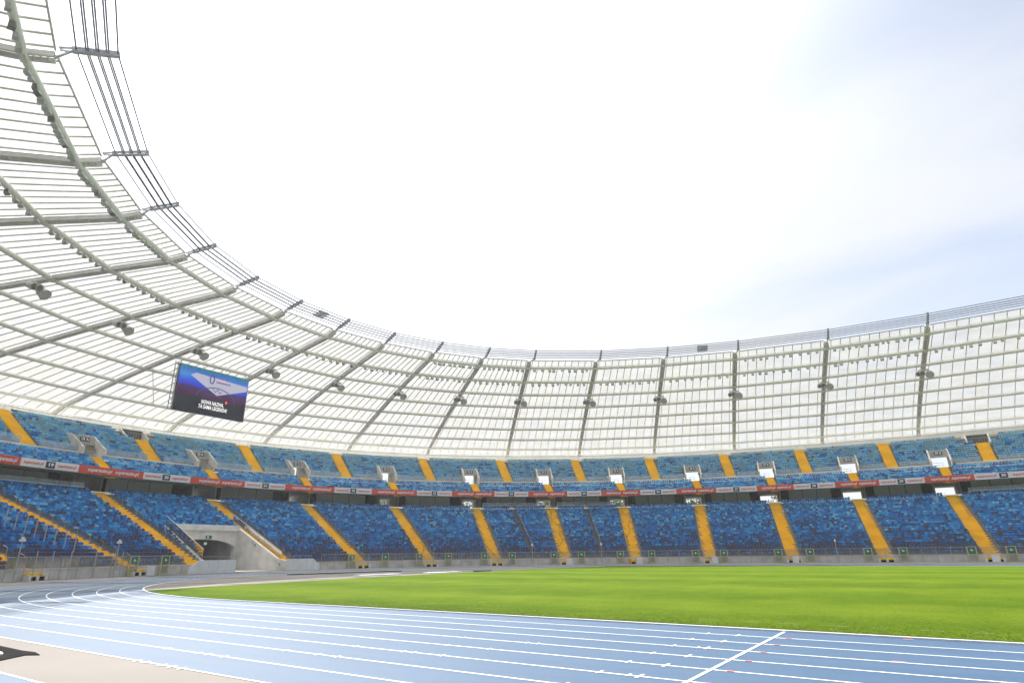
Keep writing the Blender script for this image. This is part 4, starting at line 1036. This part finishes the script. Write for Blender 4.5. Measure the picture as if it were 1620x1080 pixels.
for i in range(len(ev)-1):
    if 172 <= ev[i] < 187.7: continue
    k, w = by_gang((ev[i]+ev[i+1])/2); inner = min(abs(ev[i]-k), abs(ev[i+1]-k)) < 2.6 and ev[i] < k < ev[i+1]
    fence(ev[i], ev[i+1], ('grey tubular fence section across the foot of %s' % w) if inner else 'grey tubular fence section along the seats beside %s' % w)
# white boards at the foot of some gangways, orange bin
for t, lab in ((192.3, 'corner gangway by the net posts'), (136.3, 'gangway below banner 24'), (127.3, 'gangway below banner 25'), (118.5, 'gangway below banner 26'), (110.1, 'gangway below banner 27'), (93.8, 'gangway below banner 29')):
    n = Nrm(t, 95); r = Right(t, 95); mb = MB(); c = P(t, 94.9, 0)
    mb.prism([(-.5, 0), (.5, 0), (.5, .95), (.42, 1.05), (-.42, 1.05), (-.5, .95)], 0, .12, lambda u, v, w: c+r*u+np.array([0, 0, v])+n*w)
    for x in (-.4, .4): mb.box(c+r*x+n*.2+(0, 0, .03), (.05, .3, .03), (r, n, (0, 0, 1)))
    tag(mb.build('sign_board', M['white_wall']), 'blank white board at the foot of the %s' % lab, 'board', 'white boards at gangway feet')
mb = MB(); c = P(128.5, 95.0, 0)
mb.tube([c+(0, 0, z) for z in (0, .05, .75, .8, .95)], [.22, .25, .27, .29, .16], 12); tag(mb.build('litter_bin', M['orange']), 'orange litter bin in front of the fence wall', 'bin')

# net posts in the corner, camera masts
for k in range(8):
    x, y = CX-99.6+k*.72, -28.9+k*.78; a_ = 105.9-k*.95; z = max(Z0, zf(a_)-.5); a_
    mb = MB(); mb.tube([(x, y, z), (x, y, z+2.9)], .06, 8); mb.tube([(x, y, z), (x, y, z+.06)], .13, 8)
    tag(mb.build('net_post', M['post']), 'thin pale steel post standing among the corner seats', 'post', 'net posts among the seats')
masts = [(206.9, 3.6, 'camera mast with grey box at the fence beside the net posts'), (196.4, 3.6, 'camera mast at the fence next to the corner gangway gate'),
         (141.3, 3.3, 'slim camera mast in front of the seats between banners 23 and 24'), (132.0, 3.3, 'slim camera mast in front of the seats near the orange bin'), (106.1, 3.3, 'slim camera mast in front of the seats below banner 28')]
for t, h, lab in masts:
    b = P(t, 95.15, 0); m_ = thing('camera_mast', b, lab, 'mast')
    mb = MB(); mb.tube([b, b+(0, 0, .06)], .16, 8); mb.tube([b, b+(0, 0, h)], .055, 8); part(mb, 'mast_pole', M['post'], m_)
    mb = MB(); mb.box(b+(0, 0, h+.1), (.14, .22, .12), (Right(t, 95), Nrm(t, 95), (0, 0, 1))); mb.box(b+(0, 0, h+.3), (.1, .1, .1)); part(mb, 'camera_head', M['white'], m_)
    if h > 3.4:
        mb = MB(); mb.box(b-Nrm(t, 95)*.16+(0, 0, .95)+Right(t, 95)*.15, (.3, .1, .28), (Right(t, 95), Nrm(t, 95), (0, 0, 1))); part(mb, 'junction_box', M['lamp'], m_)
# sloping glass dividers through the lower tier
for (a_, b_, d_), lab in zip(DLine, ('by banner 24', 'by banner 25')):
    f = thing('sector_divider', (a_[0], a_[1], Z0), 'sloping glass sector divider climbing the lower seats %s' % lab, 'divider', 'sector dividers')
    n = 12
    for k in range(n):
        p0, p1 = a_+(b_-a_)*k/n, a_+(b_-a_)*(k+.94)/n; q0 = Z0+(Z1-Z0)*k/n; q1 = Z0+(Z1-Z0)*(k+.94)/n; s = np.array([d_[1], -d_[0]])*.012
        mb = MB(); mb.hexa([(*(p0-s), q0+.1), (*(p1-s), q1+.1), (*(p1+s), q1+.1), (*(p0+s), q0+.1), (*(p0-s), q0+1.9), (*(p1-s), q1+1.9), (*(p1+s), q1+1.9), (*(p0+s), q0+1.9)]); part(mb, 'divider_pane', M['plexi'], f)
        mb = MB(); mb.tube([(*p0, q0-.2), (*p0, q0+1.95)], .035, 6); part(mb, 'divider_post', M['galv'], f)

# things lying on the floor
mb = MB(); pts = [(2.0, -47.9), (9.4, -48.16), (11.0, -48.2), (11.6, -48.14), (12.15, -48.24), (11.9, -48.42), (12.35, -49.05), (10.6, -48.98), (2.0, -49.05)]
mb.prism(pts, .003, .018, lambda u, v, w: (u, v, w)); mt = mb.build('rubber_mat', M['black']); tag(mt, 'black rubber mat lying beside the outer lane of the track', 'mat')
mb = MB(); mb.prism([(8.5, -48.45), (11.2, -48.62), (11.55, -48.72), (11.2, -48.80), (8.5, -48.75)], .019, .045, lambda u, v, w: (u, v, w)); tag(mb.build('white_strip', M['white_paint']), 'white strip lying on the black rubber mat', 'strip')
def slab(name, c, hx, hy, hz, rot, m, label, cat):
    cs, sn = math.cos(rot), math.sin(rot); mb = MB(); h = hz*2
    prof = [(-hx, -hy), (hx, -hy), (hx, hy), (-hx, hy)]
    mb.prism(prof, 0, h*.85, lambda u, v, w: (c[0]+u*cs-v*sn, c[1]+u*sn+v*cs, .004+w)); pr2 = [(u*.97, v*.95) for u, v in prof]
    mb.prism(pr2, h*.85, h, lambda u, v, w: (c[0]+u*cs-v*sn, c[1]+u*sn+v*cs, .004+w)); return tag(mb.build(name, m), label, cat)
slab('landing_mat', (-20.7, -7.0), .7, 2.6, .05, -.12, M['white_wall'], 'white landing mat on the beige area behind the pitch', 'mat')
slab('landing_mat', (-19.0, 1.4), .6, 2.6, .05, -.1, M['white_wall'], 'white mat further along towards the blue mat', 'mat')
slab('blue_mat', (-17.5, 6.9), .6, 1.0, .07, -.6, M['blue_mat'], 'dark blue mat at the edge of the pitch', 'mat')
slab('dark_strip', (-31, -2), .18, 7.5, .04, -.22, M['black'], 'long dark strip across the beige area', 'cover')  # thin dark strip laid across the beige floor

# ------------------------------------------------------------------ trees outside, seen through the ways out
def tree(x, y, z, h, seed, label):
    rg = np.random.default_rng(seed); t = thing('tree', (x, y, z), label, 'tree', 'trees beyond the stadium')
    mb = MB(); mb.tube([(x, y, z), (x+.1, y, z+h*.3), (x, y+.15, z+h*.6), (x+.2, y, z+h*.9)], [.28, .22, .14, .04], 7)
    for k in range(7):
        a = rg.uniform(0, 6.28); q = z+h*(.25+.08*k); L = h*.28*(1-k*.08); mb.tube([(x, y, q), (x+L*.6*math.cos(a), y+L*.6*math.sin(a), q+L*.35), (x+L*math.cos(a), y+L*math.sin(a), q+L*.6)], [.1, .06, .02], 5)
    part(mb, 'trunk', M['bark'], t)
    n = 1500; cl = rg.normal(0, 1, (26, 3))*[h*.17, h*.17, h*.2]+[x, y, z+h*.58]
    c = cl[rg.integers(0, 26, n)]+rg.normal(0, h*.055, (n, 3)); u = rg.normal(0, 1, (n, 3)); u /= np.linalg.norm(u, axis=1)[:, None]; w = np.cross(u, rg.normal(0, 1, (n, 3))); w /= np.linalg.norm(w, axis=1)[:, None]
    s = rg.uniform(.12, .28, (n, 1)); V = np.stack([c-u*s-w*s*.6, c+u*s-w*s*.6, c+u*s+w*s*.6, c-u*s+w*s*.6], 1).reshape(-1, 3)
    cr = link('crown', np_mesh('crown', V, np.arange(4*n).reshape(-1, 4), 4, [M['leaf']])); adopt(cr, t)
for i, (g, off, dd, h) in enumerate(((154.5, .5, 34, 11), (143.6, -1, 38, 12), (134.0, -3, 30, 10), (134.0, 1.5, 42, 12), (125.1, 0, 32, 11), (116.5, -1.5, 30, 10), (116.5, 2.2, 40, 12), (108.8, 1.0, 48, 8.5), (101.3, 6, 55, 9))):
    c = P2(g, 130)+Right(g, 130)[:2]*off; d = c-CAM[:2]; d = d/np.linalg.norm(d); q = c+d*dd
    tree(q[0], q[1], 9.0, h, 50+i, 'leafy green tree outside the stadium glimpsed through the gangway openings')

# thin black lines running down some of the gangways
for gi, lab in ((5, 'below banner 22'), (7, 'below banner 24'), (8, 'below banner 25'), (6, 'below banner 23')):
    g = GL[gi]; rg = np.random.default_rng(gi); pts = []
    d = g_at(g, A1)-g_at(g, A0); d = d/np.linalg.norm(d); s_ = np.array([d[1], -d[0]])
    fa, fb = ((.02, .28), (.03, .97), (.25, .98), (.04, .2))[(5, 7, 8, 6).index(gi)]
    ph = rg.uniform(0, 6)
    for f in np.linspace(fb, fa, 60):
        x = .55*math.sin(ph+9*f)+.3*math.sin(ph*2+23*f); a_ = A0+(A1-A0)*f; q = g_at(g, a_)+s_*x; pts.append((q[0], q[1], Z0+(Z1-Z0)*f+.17))
    mb = MB(); mb.tube(pts, .035, 5); tag(mb.build('dark_line', M['black']), 'thin black line running down the yellow gangway %s' % lab, 'cable', 'dark lines on gangways')

for t in (204.9, 203.2, 201.3, 198.6, 195.6):       # tall posts in the corner fence
    b = P(t, 95.3, 0); mb = MB(); mb.tube([b, b+(0, 0, .05)], .14, 8); mb.tube([b, b+(0, 0, 2.75)], .05, 8); mb.bar(b+(0, 0, .9), b+Nrm(t, 95)*.22+(0, 0, .9), .05, .05)
    tag(mb.build('fence_mast', M['post']), 'tall grey steel mast rising from the corner fence below the net posts', 'mast', 'tall masts in the corner fence')

# ------------------------------------------------------------------ added haze standing in for lens glare
hz = bpy.data.materials.new('added_haze'); hz.use_nodes = True; n = hz.node_tree; n.nodes.clear()
pv = n.nodes.new('ShaderNodeVolumePrincipled'); pv.inputs['Color'].default_value = (0.97, 0.98, 1.0, 1); pv.inputs['Density'].default_value = 0.00028; pv.inputs['Anisotropy'].default_value = 0.55
o_ = n.nodes.new('ShaderNodeOutputMaterial'); n.links.new(pv.outputs[0], o_.inputs['Volume'])
mb = MB(); mb.box((CX, 0, 22.5), (1450, 1450, 23.5)); tag(mb.build('haze', hz), 'thin haze added to stand in for lens glare', 'haze', kind='stuff')
scene.cycles.volume_bounces = 1
